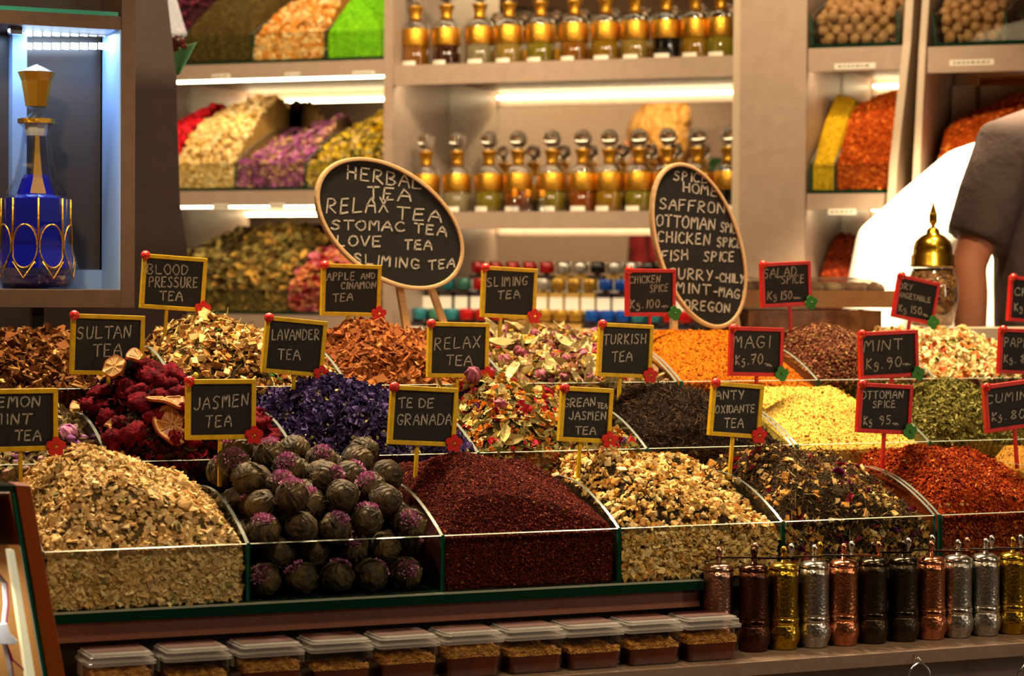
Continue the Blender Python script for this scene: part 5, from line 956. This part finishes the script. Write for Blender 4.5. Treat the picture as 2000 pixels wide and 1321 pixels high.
def figure(label, facing, hairm, shirtm, arms, at, hair_long=False, cloth_name='t_shirt', sleeve=.55, loose=1., hgt=1.0, yaw=0., broad=1., lean=0.):
    O = Vector(at); zsh = at[2]; O.z = 0; s = zsh / 1.46 * hgt
    t = thing('person', label, 'person', tuple(O)); t_inv = Vector(O); R_ = Vector((math.cos(yaw), math.sin(yaw), 0)) * facing; F = Vector((math.sin(yaw), -math.cos(yaw), 0)) * facing
    P = lambda r, f, z: R_ * (r * (broad if z < .05 else 1) + lean * min(1, max(0, (z + .06) * 7))) * s + F * f * s + ZZ * (zsh + z * s + (.09 * lean / .24 * min(1, max(0, (z + .06) * 9))))
    b = MB(); c = MB(); tr = MB()
    loft(b, [(P(0, 0, -.5), R_ * .15 * s, F * .10 * s), (P(0, 0, -.2), R_ * .155 * s, F * .105 * s), (P(0, 0, -.04), R_ * .16 * s, F * .095 * s), (P(0, 0, .03), R_ * .07 * s, F * .065 * s), (P(0, .01, .10), R_ * .055 * s, F * .056 * s), (P(0, .015, .16), R_ * .055 * s, F * .058 * s)])
    b.sphere(P(0, .03, .235), .1 * s, 0, 24, 16, (1, 1, 1)); b.sphere(P(0, .05, .17), .068 * s, 0, 18, 12)
    limb(b, [(P(0, .125, .255), .008 * s), (P(0, .142, .225), .012 * s), (P(0, .146, .205), .014 * s)]); limb(b, [(P(-.022, .116, .155), .007 * s), (P(0, .125, .155), .009 * s), (P(.022, .116, .155), .007 * s)])
    for sd in (-1, 1): b.sphere(P(sd * .1, .02, .215), .026 * s, 0, 12, 8, (.6, .8, 1.2)); b.sphere(P(sd * .035, .118, .232), .0135 * s, 0, 12, 8)
    for sd, (el, wr) in zip((-1, 1), arms):
        S_ = P(sd * .175, 0, -.055); E = P(*el); Wt = P(*wr); q = (Wt - E).normalized()
        limb(b, [(S_, .054 * s), (S_.lerp(E, .35), .050 * s), (S_.lerp(E, .8), .042 * s), (E, .040 * s), (E.lerp(Wt, .25), .041 * s), (E.lerp(Wt, .7), .031 * s), (Wt, .026 * s)]); hand(b, Wt - q * .01, q, (F if sd > 0 else F), .0088)
        e = sleeve; pts = [(P(sd * .11, 0, -.03), .085 * s * loose), (S_ + ZZ * .005, .082 * s * loose)]
        if e <= 1: pts += [(S_.lerp(E, e * .5), .076 * s * loose), (S_.lerp(E, e), .070 * s * loose)]
        else: pts += [(S_.lerp(E, .5), .080 * s * loose), (E, .075 * s * loose), (E.lerp(Wt, .5), .062 * s * loose), (E.lerp(Wt, .92), .052 * s * loose)]
        limb(c, pts)
        for ss in (0,):
            H_ = P(sd * .09, 0, -.58); K = P(sd * .095, .03, -.58 - .42 * zsh / s / 1.46); A = P(sd * .10, 0, -zsh / s + .09)
            limb(tr, [(H_, .105 * s), (H_.lerp(K, .4), .092 * s), (K, .068 * s), (K.lerp(A, .35), .066 * s), (A, .052 * s), (A - ZZ * .03, .054 * s)])
            sh = MB(); fx = A - ZZ * .055; limb(sh, [(fx - F * .06 * s, .036 * s), (fx, .042 * s), (fx + F * .10 * s - ZZ * .008, .040 * s), (fx + F * .17 * s - ZZ * .012, .026 * s)]); fused(sh, 'shoe', M['black'], t, .012, 3)
    loft(tr, [(P(0, 0, -.64), R_ * .17 * s, F * .12 * s), (P(0, 0, -.45), R_ * .165 * s, F * .115 * s)])
    L = loose; loft(c, [(P(0, 0, -.60), R_ * .188 * s * L * broad, F * .135 * s * L), (P(0, 0, -.45), R_ * .178 * s * L * broad, F * .13 * s * L), (P(0, 0, -.25), R_ * .182 * s * L * broad, F * .132 * s * L), (P(0, 0, -.10), R_ * .185 * s * broad, F * .125 * s), (P(0, 0, -.02), R_ * .15 * s * broad, F * .10 * s), (P(0, 0, .035), R_ * .085 * s, F * .08 * s)])
    fused(b, 'body', M['skin'], t, .008, 5); fused(c, cloth_name, shirtm, t, .011, 6); fused(tr, 'trousers', M['trousers'], t, .014, 6)
    hm = MB(); hm.sphere(P(0, .005, .262), (.135 if hair_long else .108) * s, 0, 24, 16)
    if hair_long: loft(hm, [(P(0, -.02, .28), R_ * .11 * s, F * .09 * s), (P(0, -.04, .15), R_ * .115 * s, F * .07 * s), (P(0, -.06, .0), R_ * .11 * s, F * .05 * s), (P(0, -.07, -.08), R_ * .08 * s, F * .03 * s)])
    if hair_long:
        for q in range(26): a_, b_ = random.uniform(0, 6.28), random.uniform(-.6, 1.2); hm.sphere(P(.115 * math.cos(a_) * math.cos(b_), -.02 + .1 * math.sin(a_) * math.cos(b_), .262 + .13 * math.sin(b_)), .042 * s, 0, 10, 8, (1, 1, 1.3))
    fused(hm, 'hair', hairm, t, .009, 3)
    for sd in (-1, 1): e = MB(); e.sphere(P(sd * .035, .126, .232), .0085 * s, 0, 10, 8); e.build('eye', M['black'], t)
    return t
# facing 1 = towards the counter; the first arm is at the left of the photo for facing 1
figure('person in a dark grey-brown t-shirt at the right edge, arm hanging at the side', 1, M['hairdark'], M['shirt'], [((-.235, -.0, -.30), (-.225, .0, -.56)), ((.22, .02, -.34), (.2, -.05, -.56))], (3.58, 4.49, 1.60), sleeve=.78, loose=1.0, broad=1.5, lean=.24)
figure('person in a loose white long-sleeved shirt reaching down behind the brass-lidded jar', 1, M['hairdark'], M['whitecloth'], [((-.345, .02, -.21), (-.45, .10, -.50)), ((.2, .05, -.3), (.15, .05, -.55))], (3.80, 4.98, 1.53), sleeve=1.5, loose=1.4, cloth_name='white_shirt', broad=1.4, lean=.16)
MP = OB + WB * .25 + NB * .42; MP = CAM + (MP - CAM) * BS
dm = ray(1290, 551); dm = dm / np.linalg.norm(dm[:2]); mp = CAM + dm * (((MP - CAM) @ NB) / (dm @ NB)); rd = dm - 2 * (dm @ NB) * NB
wp_ = mp + rd * 2.75
figure('person with bushy blond hair in a red patterned top, reflected in the shelf mirror', 1, M['blond'], mat('red_patterned_cloth', '#16141c', .8, noise=(9, '#c03038')), [((-.24, .0, -.31), (-.2, .12, -.52)), ((.24, .0, -.31), (.2, .12, -.52))], (wp_[0], wp_[1], 1.60), hair_long=True, cloth_name='patterned_top', sleeve=.9, yaw=math.radians(200))

# ------------------------------------------------------------------ room
struct(MB().box((-9, -7, -.1), (12, 12, 0)).build('floor', M['floor'])); struct(MB().box((-9, -7, 2.85), (12, 12, 2.95)).build('ceiling', M['wall']))
struct(MB().box((-2.4, -6.5, .0), (-2.3, 11, 2.84)).build('wall_left', M['taupe'])); struct(MB().box((-2.3, -6.6, 0), (10, -6.5, 2.84)).build('wall_front', M['wall']))
